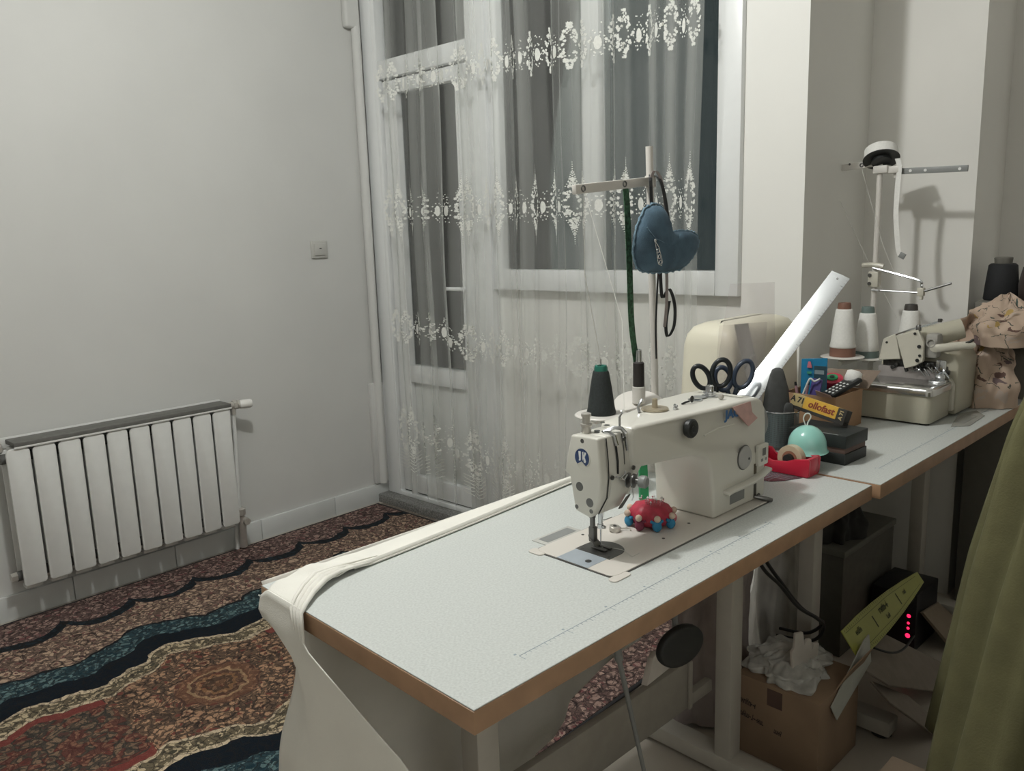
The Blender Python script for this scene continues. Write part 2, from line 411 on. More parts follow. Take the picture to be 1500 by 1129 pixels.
    inmed = math_n(nt, 'MULTIPLY', math_n(nt, 'LESS_THAN', rr, .125), .6)
    c = mixc(inmed, c, r3.outputs[0])
    shoulder = math_n(nt, 'MULTIPLY', math_n(nt, 'GREATER_THAN', xm, .27), math_n(nt, 'LESS_THAN', tin, .135))
    c = mixc(math_n(nt, 'MULTIPLY', shoulder, .55), c, mixc(pick, D(80,40,38), D(44,50,48)))
    rim = math_n(nt, 'MULTIPLY', shoulder, math_n(nt, 'GREATER_THAN', tin, .10))
    c = mixc(math_n(nt, 'MULTIPLY', rim, .8), c, D(106,50,46))
    fine = N(nt, 'ShaderNodeTexNoise', Scale=420., Detail=2.); L.new(tc.outputs['Object'], fine.inputs['Vector'])
    fr = N(nt, 'ShaderNodeMapRange'); fr.inputs['From Min'].default_value = .3; fr.inputs['From Max'].default_value = .7
    fr.inputs['To Min'].default_value = .85; fr.inputs['To Max'].default_value = 1.55; L.new(fine.outputs['Fac'], fr.inputs['Value'])
    mu = N(nt, 'ShaderNodeMix', data_type='RGBA', blend_type='MULTIPLY'); mu.inputs[0].default_value = 1.
    L.new(c, mu.inputs[6]); L.new(fr.outputs[0], mu.inputs[7])
    p = N(nt, 'ShaderNodeBsdfPrincipled', Roughness=.95); p.inputs['Specular IOR Level'].default_value = .1
    L.new(mu.outputs[2], p.inputs['Base Color'])
    b = N(nt, 'ShaderNodeBump', Strength=.5, Distance=.004); L.new(fine.outputs['Fac'], b.inputs['Height']); L.new(b.outputs[0], p.inputs['Normal'])
    L.new(p.outputs[0], out.inputs[0]); return m
M_rug = rug_mat()
M_rugedge = mat('rug_binding', (.012,.011,.012,1), .9)
M_fringe = mat('rug_fringe', (.22,.19,.16,1), .9, var=.4, vscale=300)
RUGM = Matrix.Translation(V((.92, 2.285, 0))) @ Matrix.Rotation(TH, 4, 'Z')
rug = thing('rug', 'dark patterned rug with lobed medallions covering the floor by the radiator', 'rug', (.92, 2.285, 0), TH)
def rugb(m, name, mt):
    m.bm.transform(RUGM); return m.build(name, mt, rug)
rugb(MB().bx(-1.5, 1.37, -.973, .973, .001, .0095, .003), 'pile', M_rug)
m = MB()
m.bx(-1.512, 1.382, .973, .985, .001, .0085, .002); m.bx(-1.512, 1.382, -.985, -.973, .001, .0085, .002)
m.bx(-1.512, -1.5, -.973, .973, .001, .0085, .002); m.bx(1.37, 1.382, -.973, .973, .001, .0085, .002)
rugb(m, 'binding', M_rugedge)
m = MB(); y = -.97
while y < .97:
    m.tube([(1.380, y, .006), (1.400, y+random.uniform(-.004,.004), .004), (1.418+random.uniform(-.006,.004), y+random.uniform(-.008,.008), .002)], .0022, 4); y += .011
o = rugb(m, 'fringe', M_fringe); o['kind'] = 'stuff'

# ------------------------------------------------------------------ curtain
def sheer_mat():
    m, nt, out = new_mat('sheer_voile'); L = nt.links
    uv = N(nt, 'ShaderNodeTexCoord'); mp = N(nt, 'ShaderNodeMapping'); mp.inputs['Scale'].default_value = (1., .012, 1.)
    L.new(uv.outputs['UV'], mp.inputs['Vector'])
    n1 = N(nt, 'ShaderNodeTexNoise', Scale=8., Detail=1.5); L.new(mp.outputs[0], n1.inputs['Vector'])
    mr = N(nt, 'ShaderNodeMapRange'); L.new(n1.outputs['Fac'], mr.inputs['Value'])
    mr.inputs['From Min'].default_value = .36; mr.inputs['From Max'].default_value = .64
    mr.inputs['To Min'].default_value = .11; mr.inputs['To Max'].default_value = .46
    d = N(nt, 'ShaderNodeBsdfDiffuse'); d.inputs[0].default_value = (.74,.76,.73,1)
    tl = N(nt, 'ShaderNodeBsdfTranslucent'); tl.inputs[0].default_value = (.72,.74,.71,1)
    a = N(nt, 'ShaderNodeMixShader'); a.inputs[0].default_value = .35; L.new(d.outputs[0], a.inputs[1]); L.new(tl.outputs[0], a.inputs[2])
    t = N(nt, 'ShaderNodeBsdfTransparent'); b = N(nt, 'ShaderNodeMixShader')
    L.new(mr.outputs[0], b.inputs[0]); L.new(t.outputs[0], b.inputs[1]); L.new(a.outputs[0], b.inputs[2]); L.new(b.outputs[0], out.inputs[0])
    return m
M_sheer = sheer_mat()
M_emb = mat('white_embroidery', (.68,.69,.65,1), .8, var=.08, vscale=120)
CA0, CA1, CZ0, CZ1 = .225, 1.865, .085, 2.66
_rf = random.Random(3)
_ph = []; _x = 0.
while _x < 1.02:
    _ph.append((_x, _rf.uniform(.010,.030), _rf.choice((.001,.003,.012,.024)))); _x += _rf.uniform(.035,.105)
def _fold(s):
    for k in range(len(_ph)-1):
        a, b = _ph[k], _ph[k+1]
        if a[0] <= s < b[0]:
            q = (s-a[0])/(b[0]-a[0]); return q, a[1], a[2]
    return 0., .015, .008
def curtain(s, z):
    """point on the cloth: s along its width 0..1, z height"""
    q, amp, lap = _fold(s)
    gr = .75+.25*sm(2.6, .3, z)
    drift = .010*math.sin(2.1*z+9*s)+.006*math.sin(4.7*z+23*s)
    a = CA0+(CA1-CA0)*s+lap*math.sin(2*PI*q)*1.15*gr+drift*(.4+.6*sm(2.6,.4,z))
    b = .115+amp*gr*math.cos(2*PI*q)+.010*math.sin(13*s+.8*z)
    return a, b
def lift(s, z):      # the left part is pulled up a little below the window
    return .045*sm(.27,.22,s)*sm(1.3,.9,z)-.03*s
cu = thing('curtain', 'white sheer curtain with embroidered floral bands over the balcony door and window', 'curtain', R(1.04,.115,0))
NU, NVV = 620, 42
m = MB()
def cf(u, v):
    z = CZ0+(CZ1-CZ0)*v; a, b = curtain(u, z); return R(a, b, z+lift(u, z))
m.grid(cf, NU, NVV)
uvl = m.bm.loops.layers.uv.new('UVMap')
m.bm.verts.index_update(); m.bm.verts.ensure_lookup_table()
for f in m.bm.faces:
    for l in f.loops:
        i = l.vert.index; l[uvl].uv = ((i//NVV)/(NU-1)*3.2, (i % NVV)/(NVV-1)*2.6)
m.build('sheer_cloth', M_sheer, cu, smooth=180, recalc=False)
m = MB(); rb(m, CA0-.1, CA1+.08, .10, .13, 2.655, 2.675, .004); m.build('curtain_rail', M_pvc, cu)
# embroidery: flower by flower, laid on the cloth
def epoint(x, z, off=.0018):
    s = x
    a0, b0 = curtain(max(0., s-.0015), z); a1, b1 = curtain(min(1., s+.0015), z); a, b = curtain(s, z)
    ta, tb = a1-a0, b1-b0; l = math.hypot(ta, tb) or 1.
    na, nb = -tb/l, ta/l
    if nb < 0: na, nb = -na, -nb
    return R(a+na*off, b+nb*off, z+lift(s, z))
WID = 1.64*1.28      # cloth width in metres, more than it spans
def star(mb, x, z, r, n=6, q=.58, ph=0.):
    pts = []
    for k in range(2*n):
        rr = r*(1 if k % 2 == 0 else q); t = PI*k/n+ph
        xs = x+rr*math.cos(t)/WID
        if xs <= .003 or xs >= .997: return
        pts.append(epoint(xs, z+rr*math.sin(t)))
    mb.poly(pts)
def oval(mb, x, z, w, h, rot=0., n=12):
    pts = []
    for k in range(n):
        t = 2*PI*k/n; dx, dz = w*math.cos(t), h*math.sin(t)*(1-.12*math.cos(t))
        xs = x+(dx*math.cos(rot)-dz*math.sin(rot))/WID
        if xs <= .003 or xs >= .997: return
        pts.append(epoint(xs, z+dx*math.sin(rot)+dz*math.cos(rot)))
    mb.poly(pts)
def motif(mb, x, z, H, W, rnd, spire=True, spray=False):
    area = int(H*W*2*1.0/8.5e-5)
    for k in range(area):
        t = rnd.random(); env = max(.12, math.sin(PI*t)**.75)*(.80+.20*math.cos(8*PI*t))
        dx = rnd.uniform(-1,1)*W*env; dz = -H/2+H*t
        if (dx/(W*.42))**2+(dz/(H*.19))**2 < 1: continue
        r = rnd.uniform(.0032,.0066)*(1.15 if abs(dx) > .6*W*env else .85)
        star(mb, x+dx/WID, z+dz, r, rnd.choice((5,6)), .5, rnd.uniform(0,3))
    for side in (-1, 1):
        n = max(5, int(H/.022))
        for k in range(n+1):
            t = k/n; env = max(.12, math.sin(PI*t)**.75)*(.80+.20*math.cos(8*PI*t))
            star(mb, x+side*W*env/WID, z-H/2+H*t, rnd.uniform(.0058,.0080), 6, .6, rnd.uniform(0,3))
    if spire:
        for sgn in (-1, 1):
            for k in range(8):
                zz = z+sgn*(H/2+.004+.008*k); star(mb, x, zz, .0038-.0003*k, 5, .7)
                if k < 5:
                    for sd in (-1,1): star(mb, x+sd*(.011-.002*k)/WID, zz-.012*sgn, .0026, 5, .7)
                if k < 3:
                    for sd in (-1,1): star(mb, x+sd*(.020-.004*k)/WID, zz-.03*sgn, .0026, 5, .7)
    if spray:
        for k in range(6):
            zz = z-H/2-.010-.016*k
            for sd in (-1,1):
                for j in range(4):
                    oval(mb, x+sd*(.006+.0085*j)/WID, zz+.0055*j+rnd.uniform(-.002,.002), .0068, .0018, sd*rnd.uniform(.4,.9), 8)
def band(zc, H, W, step, rnd, spire, spray, ow, oh, zslope=0.):
    mb = MB(); x = .02
    i = 0
    while x < 1.0:
        z = zc+zslope*x
        motif(mb, x, z, H, W, rnd, spire, spray)
        xo = x+step/2
        oval(mb, xo, z-.01, ow, oh)
        for k in range(10):
            t = 2*PI*k/10; star(mb, xo+(ow*2.0)*math.cos(t)/WID, z-.01+(oh*1.5)*math.sin(t), .0036, 5, .6)
        for k in range(16):
            star(mb, xo+rnd.uniform(-.016,.016)/WID, z+rnd.uniform(-.5,.5)*H*.75, .0030, 5, .6)
        x += step; i += 1
    return mb.build('embroidery_band', M_emb, cu, smooth=0, recalc=False)
rn = random.Random(11)
SM = .112/WID
band(2.005, .150, .034, SM, rn, False, False, .0105, .023)
band(1.455, .175, .030, SM, rn, True, False, .0105, .022)
band(.885, .145, .034, SM, rn, False, False, .0105, .023)
band(.385, .195, .030, SM, rn, True, True, .0105, .022)

# ------------------------------------------------------------------ sewing tables
M_lam = mat('speckled_laminate', (.572,.60,.583,1), .36, var=.10, vscale=260, spec=.35)
M_edge = mat('wood_edge_band', (.38,.235,.14,1), .5, var=.10, vscale=25)
M_steel = mat('painted_steel_stand', (.50,.48,.43,1), .45, var=.03)
M_rub = mat('black_rubber', (.018,.02,.02,1), .6)
M_ink = mat('scale_ink', (.30,.36,.40,1), .7)
M_gr = mat('grey_plate', (.23,.24,.235,1), .45)
TZ = .75
def table(name, label, x0, x1, y0, y1, legs, scale):
    t = thing(name, label, 'table', ((x0+x1)/2, (y0+y1)/2, 0))
    m = MB(); m.bx(x0, x1, y0, y1, TZ-.0345, TZ-.002, .0015)
    top = m.build('tabletop', M_edge, t)
    m = MB(); m.bx(x0+.0012, x1-.0012, y0+.0012, y1-.0012, TZ-.002, TZ, .0006, 1); m.build('laminate', M_lam, top)
    (sx0, sx1, sy) = scale
    m = MB(); m.bx(sx0, sx1, sy, sy+.0011, TZ, TZ+.0003)
    k = 0; x = sx0
    while x <= sx1:
        if k % 5 == 0: m.bx(x, x+.0007, sy-(.012 if k % 10 == 0 else .008), sy, TZ, TZ+.0003)
        elif k % 1 == 0: m.bx(x, x+.0005, sy-.0045, sy, TZ, TZ+.0003)
        if k % 10 == 0: m.bx(x-.003, x+.001, sy+.006, sy+.009, TZ, TZ+.00025)
        x += .01; k += 1
    m.build('printed_scale', M_ink, top)
    for (lx, ly, wdt) in legs:
        l = MB(); l.bx(lx-.025, lx+.025, ly-.022, ly+.022, .05, TZ-.06, .004)
        lo = l.build('leg', M_steel, t)
        l = MB(); l.bx(lx-.03, lx+.03, y0+.02, y1-.02, .012, .055, .006); l.build('foot_beam', M_steel, lo)
        l = MB(); l.bx(lx-.03, lx+.03, y0+.04, y1-.05, TZ-.062, TZ-.0345, .003); l.build('top_bracket', M_steel, lo)
        for yy in (y0+.05, y1-.05):
            l = MB(); l.lathe([(.022,0),(.026,.004),(.024,.016)], (lx, yy, .0), n=16); l.build('rubber_foot', M_rub, lo)
    return t
tb = table('sewing_table', 'white-topped sewing table with brown wood edge carrying the larger machine', .593, 1.793, .701, 1.251,
           ((.815,.95,0),(1.615,.95,0)), (.725, 1.435, .7535))
m = MB(); m.bx(.84, 1.50, .985, 1.005, .215, .335, .004); m.bx(1.492, 1.505, .978, .985, .215, .335, .002); m.bx(1.50, 1.60, .985, 1.005, .215, .245, .002)
m.build('stretcher_board', mat('stretcher_grey', (.33,.31,.27,1), .6), tb)
m = MB(); m.bx(1.00, 1.34, .74, 1.02, .085, .10, .006)
for k in range(7): m.bx(1.02+.045*k, 1.035+.045*k, .76, 1.0, .10, .104, .002)
td = m.build('treadle', M_gr, tb)
MB().tube([(1.035,.86,.715), (1.075,.858,.575), (1.078,.858,.56), (1.14,.85,.31), (1.19,.85,.10)], [.005,.005,.0052,.0042,.0042], 10).build('treadle_rod', M_gr, tb)
m = MB(); m.cyl((1.068,.858,.60), (1.078,.858,.56), .008); m.build('rod_clamp', M_gr, td)
kq = thing('knee_lifter', 'black oval knee-lifter pad hanging under the long table edge', 'knee lifter', (1.20,.82,.55))
m = MB(); pad = [(.056*math.cos(2*PI*k/28), .040*math.sin(2*PI*k/28)) for k in range(28)]
m.prism([V((1.193+p[0]*.98, .797-p[0]*.2, .560+p[1])) for p in pad], (.004,.018,0), .006, 3); m.build('pad', M_rub, kq)
MB().tube([(1.20,.818,.575), (1.225,.84,.61), (1.25,.87,.66), (1.26,.90,.7155)], .006, 8).build('lifter_rod', M_gr, kq)
t2 = table('sewing_table', 'white-topped wood-edged table farther back carrying the overlock machine', 1.806, 2.985, .688, 1.205,
           ((2.03,.95,0),(2.84,.95,0)), (1.93, 2.90, .742))
# small metal-framed inset pad left of the machine bed
pd = thing('table_pad', 'small grey rectangular inset pad beside the machine bed corner', 'pad', (1.095,1.027,.75))
m = MB(); m.bx(1.047, 1.150, 1.005, 1.043, .75, .7518, .0008); fr_ = m.build('frame', M_switch, pd)
MB().bx(1.058, 1.140, 1.011, 1.036, .7518, .7522).build('insert', M_gr, pd)

# ------------------------------------------------------------------ white cloth over the back edge of the table
M_cloth = mat('white_cotton', (.80,.79,.73,1), .9, var=.03, vscale=12, bump=.25, bscale=500)
cl = thing('table_cloth', 'white cotton cloth tied over the rear edge and corner of the sewing table', 'cloth', (.60,1.24,.75))
def inner_edge(x):       # front hem of the strip lying on the table
    pts = [(.560,1.090),(.587,1.108),(.644,1.158),(.711,1.175),(.748,1.174),(.860,1.181),(1.044,1.194),(1.352,1.221),(1.80,1.232)]
    for a, b in zip(pts, pts[1:]):
        if x <= b[0]: q = max(0, (x-a[0])/(b[0]-a[0])); return a[1]+(b[1]-a[1])*q
    return pts[-1][1]
def strip(u, v):
    x = .586+(1.79-.586)*u; y0 = inner_edge(x); y1 = 1.256+.006*math.sin(7*x)
    y = y0+(y1-y0)*v
    z = .7535+.010*math.exp(-((v-.55)/.35)**2)*sm(.9,1.5,x)*.8
    ridge = .010*math.exp(-((x-.70)/.045)**2)*(.5+.5*math.sin(38*(y+1.1*(x-.6))*1.9))
    wr = .0025*math.sin(60*x+35*y)*math.exp(-((x-.66)/.09)**2)
    z += abs(ridge)+abs(wr)
    z -= .010*max(0,(v-.86)/.14)**2
    z -= .008*max(0,(.62-x)/.034)**2
    if x < .64: y -= .020*max(0,(.64-x)/.054)**2*v
    return (x, y, z)
m = MB(); m.grid(strip, 120, 26)
m.build('top_strip', M_cloth, cl, smooth=60, solid=.0022)
m = MB()
def hem(u, v):
    x = .735+(1.79-.735)*u; y = inner_edge(x)+.001+.006*(1-v); t = .006*math.sin(PI*v)
    return (x, y+.002, .7545+t+.0035*sm(.9,1.4,x)*math.sin(PI*v))
m.grid(hem, 60, 7); m.build('rolled_hem', M_cloth, cl, smooth=60, solid=.0018)
# sheet hanging down behind the table (seen beneath it)
def bx_(z):
    return 1.86-.60*sm(.30,.04,z) if z < .30 else 1.86
def back(u, v):
    z = .748-(.748-.04)*v; x1 = 1.79 if z > .26 else 1.79-.62*((.26-z)/.22)**.75
    x0 = .604+.070*sm(.745,.64,z); x = x0+(x1-x0)*u
    return (x, 1.270+.016*math.sin(17*x+2*v)*min(1, v*3)+.01*v*math.sin(41*x), z)
MB().grid(back, 90, 34).build('back_fall', M_cloth, cl, smooth=180, solid=.002)
# corner fall over the short end
ce = [(.756,1.104),(.703,1.084),(.672,1.027),(.639,.962),(.603,.872),(.54,.80),(.45,.755),(.04,.72)]
co_ = [(.757,1.246),(.745,1.254),(.724,1.254),(.712,1.244),(.698,1.205),(.676,1.162),(.650,1.152),(.621,1.160),(.50,1.20),(.413,1.221),(.30,1.225),(.04,1.23)]
def lerp_z(tab, z):
    for a, b in zip(tab, tab[1:]):
        if z >= b[0]: q = (a[0]-z)/(a[0]-b[0]); return a[1]+(b[1]-a[1])*max(0,min(1,q))
    return tab[-1][1]
def endf(u, v):
    z = .757-(.757-.05)*v
    y0, y1 = lerp_z(ce, z), lerp_z(co_, z)
    y = y0+(y1-y0)*u
    drop = sm(.757,.70,z)
    x = .585-.010*drop+.012*math.sin(26*y+3*v)*v+.05*v*(1-u)*0
    x += .030*sm(.72,.55,z)*(1-u)**2
    # the bunched back corner tucks in below the table top
    x += .024*sm(.712,.69,z)*sm(.70,1.,u)*sm(.45,.62,z)
    x += .012*(sm(.86,1.,u)**2)*sm(.757,.75,z)*sm(.70,.715,z)
    z -= .020*sm(.72,1.,u)*sm(.70,.757,z)
    return (x, y, z)
MB().grid(endf, 48, 60).build('end_fall', M_cloth, cl, smooth=180, solid=.002)
# gathered tie crossing the corner
for k, (off, rr) in enumerate(((0,.0045),(.012,.0038),(-.010,.0035),(.024,.003))):
    MB().tube([(.735+.02*k,1.182+off*.5,.757), (.700,1.178+off*.7,.764), (.665,1.168+off,.765), (.63,1.148+off,.761), (.60,1.122+off,.7585), (.583,1.108+off*.9,.752), (.579,1.100+off*.8,.73), (.5775,1.094+off*.6,.70), (.577,1.09+off*.5,.66)],
              [.001, rr, rr*1.5, rr*1.3, rr*1.1, rr*1.1, rr, rr*.8, .001], 8).build('tie_fold', M_cloth, cl, smooth=180)

# ------------------------------------------------------------------ lockstitch sewing machine
M_mach = mat('machine_enamel', (.675,.665,.605,1), .30, var=.015, vscale=5, coat=.15)
M_bed = mat('machine_bed', (.66,.63,.58,1), .35, var=.02, vscale=8)
M_chrome = mat('chrome', (.62,.64,.66,1), .16, metal=1., var=.03)
M_slide = mat('slide_plate_steel', (.50,.56,.62,1), .3, metal=.35, var=.04)
M_dsteel = mat('dark_steel', (.16,.16,.155,1), .35, metal=.8)
M_black = mat('black_plastic', (.016,.018,.018,1), .4)
M_blue = mat('logo_blue', (.022,.05,.15,1), .45, var=.03)
M_lblue = mat('letter_blue', (.03,.13,.33,1), .45)
M_white = mat('white_print', (.78,.79,.78,1), .5)
M_gold = mat('brass_disc', (.50,.44,.33,1), .35, metal=.6)
O = V((1.015,.818,.75))
def P(x, y, z): return O + V((x, y, z))
mc = thing('sewing_machine', 'large cream-white sewing machine with a blue round emblem on the sewing table', 'sewing machine', O+V((.28,.09,.0)))
def rrect(x0, x1, y0, y1, r, n=5, skip=()):
    pts = []
    for cx_, cy_, a0 in ((x1-r, y1-r, 0), (x0+r, y1-r, PI/2), (x0+r, y0+r, PI), (x1-r, y0+r, 3*PI/2)):
        for k in range(n+1):
            a = a0+PI/2*k/n; pts.append((cx_+r*math.cos(a), cy_+r*math.sin(a)))
    return pts
# bed
m = MB(); m.prism([P(x, y, .0) for x, y in rrect(-.003,.535,-.003,.189,.016)], (0,0,.0012)); m.build('bed_gasket', M_dsteel, mc)
m = MB(); m.prism([P(x, y, .0) for x, y in rrect(0,.532,0,.186,.015)], (0,0,.003), .0008, 1); bed = m.build('bed', M_bed, mc)
m = MB()
for (cx_, cy_) in ((.004,-.006),(-.003,.180)):
    pts = rrect(cx_-.018, cx_+.030, cy_-.008, cy_+.010, .008) if cy_ < 0 else rrect(cx_-.010, cx_+.012, cy_-.02, cy_+.014, .008)
    m = MB(); m.prism([P(x, y, 0) for x, y in pts], (0,0,.0024), .0006, 1); m.build('corner_cushion', M_bed, mc)
m = MB(); m.prism([P(x, y, .003) for x, y in ((-.001,.057),(.052,.057),(.052,.130),(-.001,.130))], (0,0,.0006)); m.build('slide_plate', M_slide, mc)
m = MB(); pts = [(.0525,.052+.0),(.0525,.132)] + [(.085+.036*math.cos(a), .092+.040*math.sin(a)) for a in [PI/2-PI*k/14 for k in range(15)]]
m.prism([P(x, y, .003) for x, y in pts], (0,0,.0008)); th_ = m.build('throat_plate', M_dsteel, mc)
m = MB()
for (x, y, r) in ((.062,.06,.003),(.062,.124,.003),(.30,.05,.003),(.20,.04,.003),(.115,.168,.003),(.022,.075,.006)):
    MB().lathe([(r,0),(r,.0006)], P(x, y, .0038 if x < .1 else .003), n=10).build('bed_screw', M_dsteel, mc)
# column + arm in one casting
prof = [(.350,.003),(.346,.06),(.340,.105),(.328,.130),(.308,.143),(.28,.148),(.20,.150),(.14,.152),
        (.127,.160),(.126,.175),(.126,.215),(.127,.228),(.14,.232),(.25,.233),(.36,.232),(.46,.230),(.515,.226),(.535,.216),(.546,.200),(.551,.17),(.553,.10),(.553,.003)]
def yf(x): return .058 + (.024-.058)*sm(.10,.36,x)
def yb(x, z):
    return .132+(.168-.132)*sm(.26,.36,x)
m = MB(); m.loft([[P(x, yf(x), z) for x, z in prof], [P(x, yb(x,z), z) for x, z in prof]], bev=.007, seg=3)
body = m.build('arm', M_mach, mc, smooth=50)
# raised oval rib on the front, base skirt line
m = MB(); pts = [(.315,.185),(.33,.188),(.50,.172)]
m.tube([P(x, yf(x)-.0002, z) for x, z in ((.315,.183),(.36,.190),(.42,.186))], .0016, 6); m.build('cast_line', M_mach, mc)
# head and face cover
def head_loop(x, ex=0.):
    yz = [(.068-ex,.224),(.062-ex,.150),(.066,.112),(.088,.074),(.124,.082),(.136,.146),(.147+ex,.150),(.142,.178),(.131,.222),(.10,.2235)]
    return [P(x, y, z) for y, z in yz]
m = MB(); m.loft([head_loop(.066), head_loop(.131)], bev=.004, seg=2); m.build('head', M_mach, mc, smooth=50)
m = MB(); m.loft([head_loop(.044), head_loop(.0650,.0)], bev=.004, seg=3); fc = m.build('face_cover', M_mach, mc, smooth=50)
# the right part of the head that carries the tension unit
m = MB(); m.loft([[P(.128,.058,.228),P(.128,.056,.150),P(.128,.066,.100),P(.128,.120,.098),P(.128,.130,.150),P(.128,.13,.228)],
                  [P(.150,.0575,.231),P(.155,.0565,.152),P(.142,.070,.125),P(.142,.118,.125),P(.152,.130,.152),P(.150,.13,.231)]], bev=.003)
m.build('head_web', M_mach, mc, smooth=50)
# screw holes in the face cover
for (y, z, r) in ((.104,.2145,.0042),(.112,.129,.0085),(.0885,.1035,.0085),(.1195,.0895,.0042),(.0855,.088,.0042)):
    m = MB(); m.lathe([(r,0),(r,.0008)], P(.0447,y,z), (-1,0,0), 18); m.build('face_hole', M_dsteel, fc)
# emblem : blue disc with white double stroke and a notch at the foot
ex, ey, ez, er = .0438, .1045, .184, .0165
def EM(u, v, d=0.): return P(ex-d, ey-u, ez+v)
m = MB(); m.prism([EM((er+.0022)*math.cos(a), (er+.0022)*math.sin(a), -.0006) for a in [2*PI*k/40 for k in range(40)]], (-.0010,0,0)); m.build('emblem_rim', M_mach, fc)
arc = [(er*math.cos(math.radians(a)), er*math.sin(math.radians(a))) for a in range(-58, 239, 9)]
m = MB(); m.prism([EM(u, v, .0004) for u, v in arc+[(-.0005,-.0065)]], (-.0005,0,0)); m.build('emblem', M_blue, fc)
m = MB()
m.prism([EM(u, v, .0009) for u, v in ((-.0078,.0112),(-.0022,.0115),(-.0024,-.0035),(-.0040,-.0062),(-.0072,-.0058),(-.0064,-.002))], (-.0003,0,0))
m.prism([EM(u, v, .0009) for u, v in ((.0010,.0108),(.0040,.0118),(.0036,.0045),(.0072,.0118),(.0108,.0095),(.0066,.0022),(.0098,-.0052),(.0084,-.0082),(.0050,-.0080),(.0034,-.0010),(.0016,-.0052),(.0014,.003))], (-.0003,0,0))
m.build('emblem_stroke', M_white, fc)
# front of head: seams, take-up slot, thread guides, tension
m = MB(); m.tube([P(.0656,.0672,.221), P(.0654,.0625,.18), P(.0654,.0615,.15), P(.0654,.066,.112), P(.0654,.086,.077)], .0011, 6); m.build('cover_seam', M_black, mc)
m = MB(); m.tube([P(.086,.0660,.222), P(.088,.0628,.20), P(.0905,.0612,.175), P(.090,.0608,.152)], .0021, 6); m.build('take_up_slot', M_black, mc)
m = MB(); m.tube([P(.108,.0665,.222), P(.110,.063,.195), P(.110,.061,.165)], .0009, 6); m.build('guide_seam', M_dsteel, mc)
m = MB(); m.tube([P(.085,.088,.2245), P(.083,.074,.2275), P(.085,.064,.222), P(.087,.060,.205)], .0035, 8)
m.tube([P(.085,.088,.2245), P(.100,.078,.232), P(.108,.066,.231), P(.111,.0585,.222)], .0040, 8); m.build('lever_guard', M_chrome, mc)
m = MB(); m.cyl(P(.114,.075,.228), P(.114,.075,.250), .0022); m.tube([P(.114,.066,.228), P(.114,.061,.205), P(.114,.058,.19)], .0026, 6); m.tube([P(.114,.075,.25), P(.117,.072,.257), P(.112,.07,.262)], .0016, 6)
m.build('thread_guide', M_chrome, mc)
for (x, y, z) in ((.072,.0605,.149),(.1275,.0562,.156),(.1075,.0615,.2135)):
    m = MB(); m.lathe([(.0042,0),(.0042,.003),(.002,.0035)], P(x, y, z), (0,-1,0), 14); m.build('guide_screw', M_dsteel, mc)
m = MB(); m.tube([P(.078,.056,.150), P(.088,.052,.1465), P(.098,.052,.150), P(.104,.055,.154)], .0018, 6); m.tube([P(.086,.054,.146), P(.095,.050,.142), P(.106,.052,.148)], .0018, 6); m.build('wire_guide', M_chrome, mc)
m = MB(); m.lathe([(.008,0),(.014,.002),(.014,.004),(.004,.006),(.004,.010),(.013,.012),(.013,.015),(.005,.018),(.005,.026)], P(.112,.058,.136), (.25,-.97,0), 20); m.build('tension_disc', M_dsteel, mc)
m = MB(); m.lathe([(.010,0),(.0115,.003),(.0115,.012),(.009,.015)], P(.119,.035,.136), (.25,-.97,0), 16); m.build('tension_knob', M_gr, mc)
m = MB(); m.tube([P(.118,.050,.120), P(.1165,.047,.105), P(.1165,.050,.098)], .0012, 6); m.build('check_spring', M_chrome, mc)
m = MB(); m.prism([P(.118,.0605,.102), P(.128,.0605,.105), P(.1165,.072,.078), P(.108,.073,.078)], (0,.004,0), .001, 1); m.build('knife_bracket', M_dsteel, mc)
# knee-lift arc behind the throat
m = MB(); m.tube([P(.148,.075,.128), P(.175,.09,.143), P(.22,.10,.147), P(.27,.105,.1455)], [.011,.010,.008,.006], 10); m.build('lift_lever', M_gr, mc)
# bars, foot and needle
m = MB(); m.cyl(P(.082,.115,.10), P(.082,.115,.060), .0062); m.cyl(P(.082,.115,.060), P(.082,.115,.040), .0050); m.build('presser_bar', M_dsteel, mc)
m = MB(); m.bx(*[v for p in ((P(.077,0,0).x, P(.089,0,0).x), (P(0,.108,0).y, P(0,.122,0).y), (P(0,0,.012).z, P(0,0,.043).z)) for v in p], .003)
m.prism([P(.074,.103,.006), P(.092,.103,.006), P(.090,.121,.020), P(.077,.121,.020)], (0,.002,.006), .001, 1)
m.bx(P(.072,0,0).x, P(.080,0,0).x, P(0,.078,0).y, P(0,.112,0).y, P(0,0,.0045).z, P(0,0,.0075).z, .001)
m.bx(P(.086,0,0).x, P(.094,0,0).x, P(0,.078,0).y, P(0,.112,0).y, P(0,0,.0045).z, P(0,0,.0075).z, .001); m.build('presser_foot', M_dsteel, mc)
m = MB(); m.cyl(P(.083,.097,.09), P(.083,.097,.052), .0042); m.lathe([(.0055,0),(.0055,.008),(.0042,.009)], P(.083,.097,.043)); m.cyl(P(.083,.091,.047), P(.083,.086,.047), .003); m.build('needle_bar', M_chrome, mc)
MB().cyl(P(.083,.097,.006), P(.083,.097,.044), .0006, .0010, 8).build('needle', M_chrome, mc)
m = MB(); m.tube([P(.090,.099,.056), P(.100,.096,.0555), P(.112,.094,.0565)], .0009, 6); m.build('thread_hook', M_chrome, mc)
M_thread = mat('pale_thread', (.62,.62,.58,1), .8)
m = MB(); m.tube([P(.0715,.059,.150), P(.068,.062,.118), P(.070,.075,.09), P(.083,.0945,.05), P(.0835,.0965,.012)], .0005, 5)
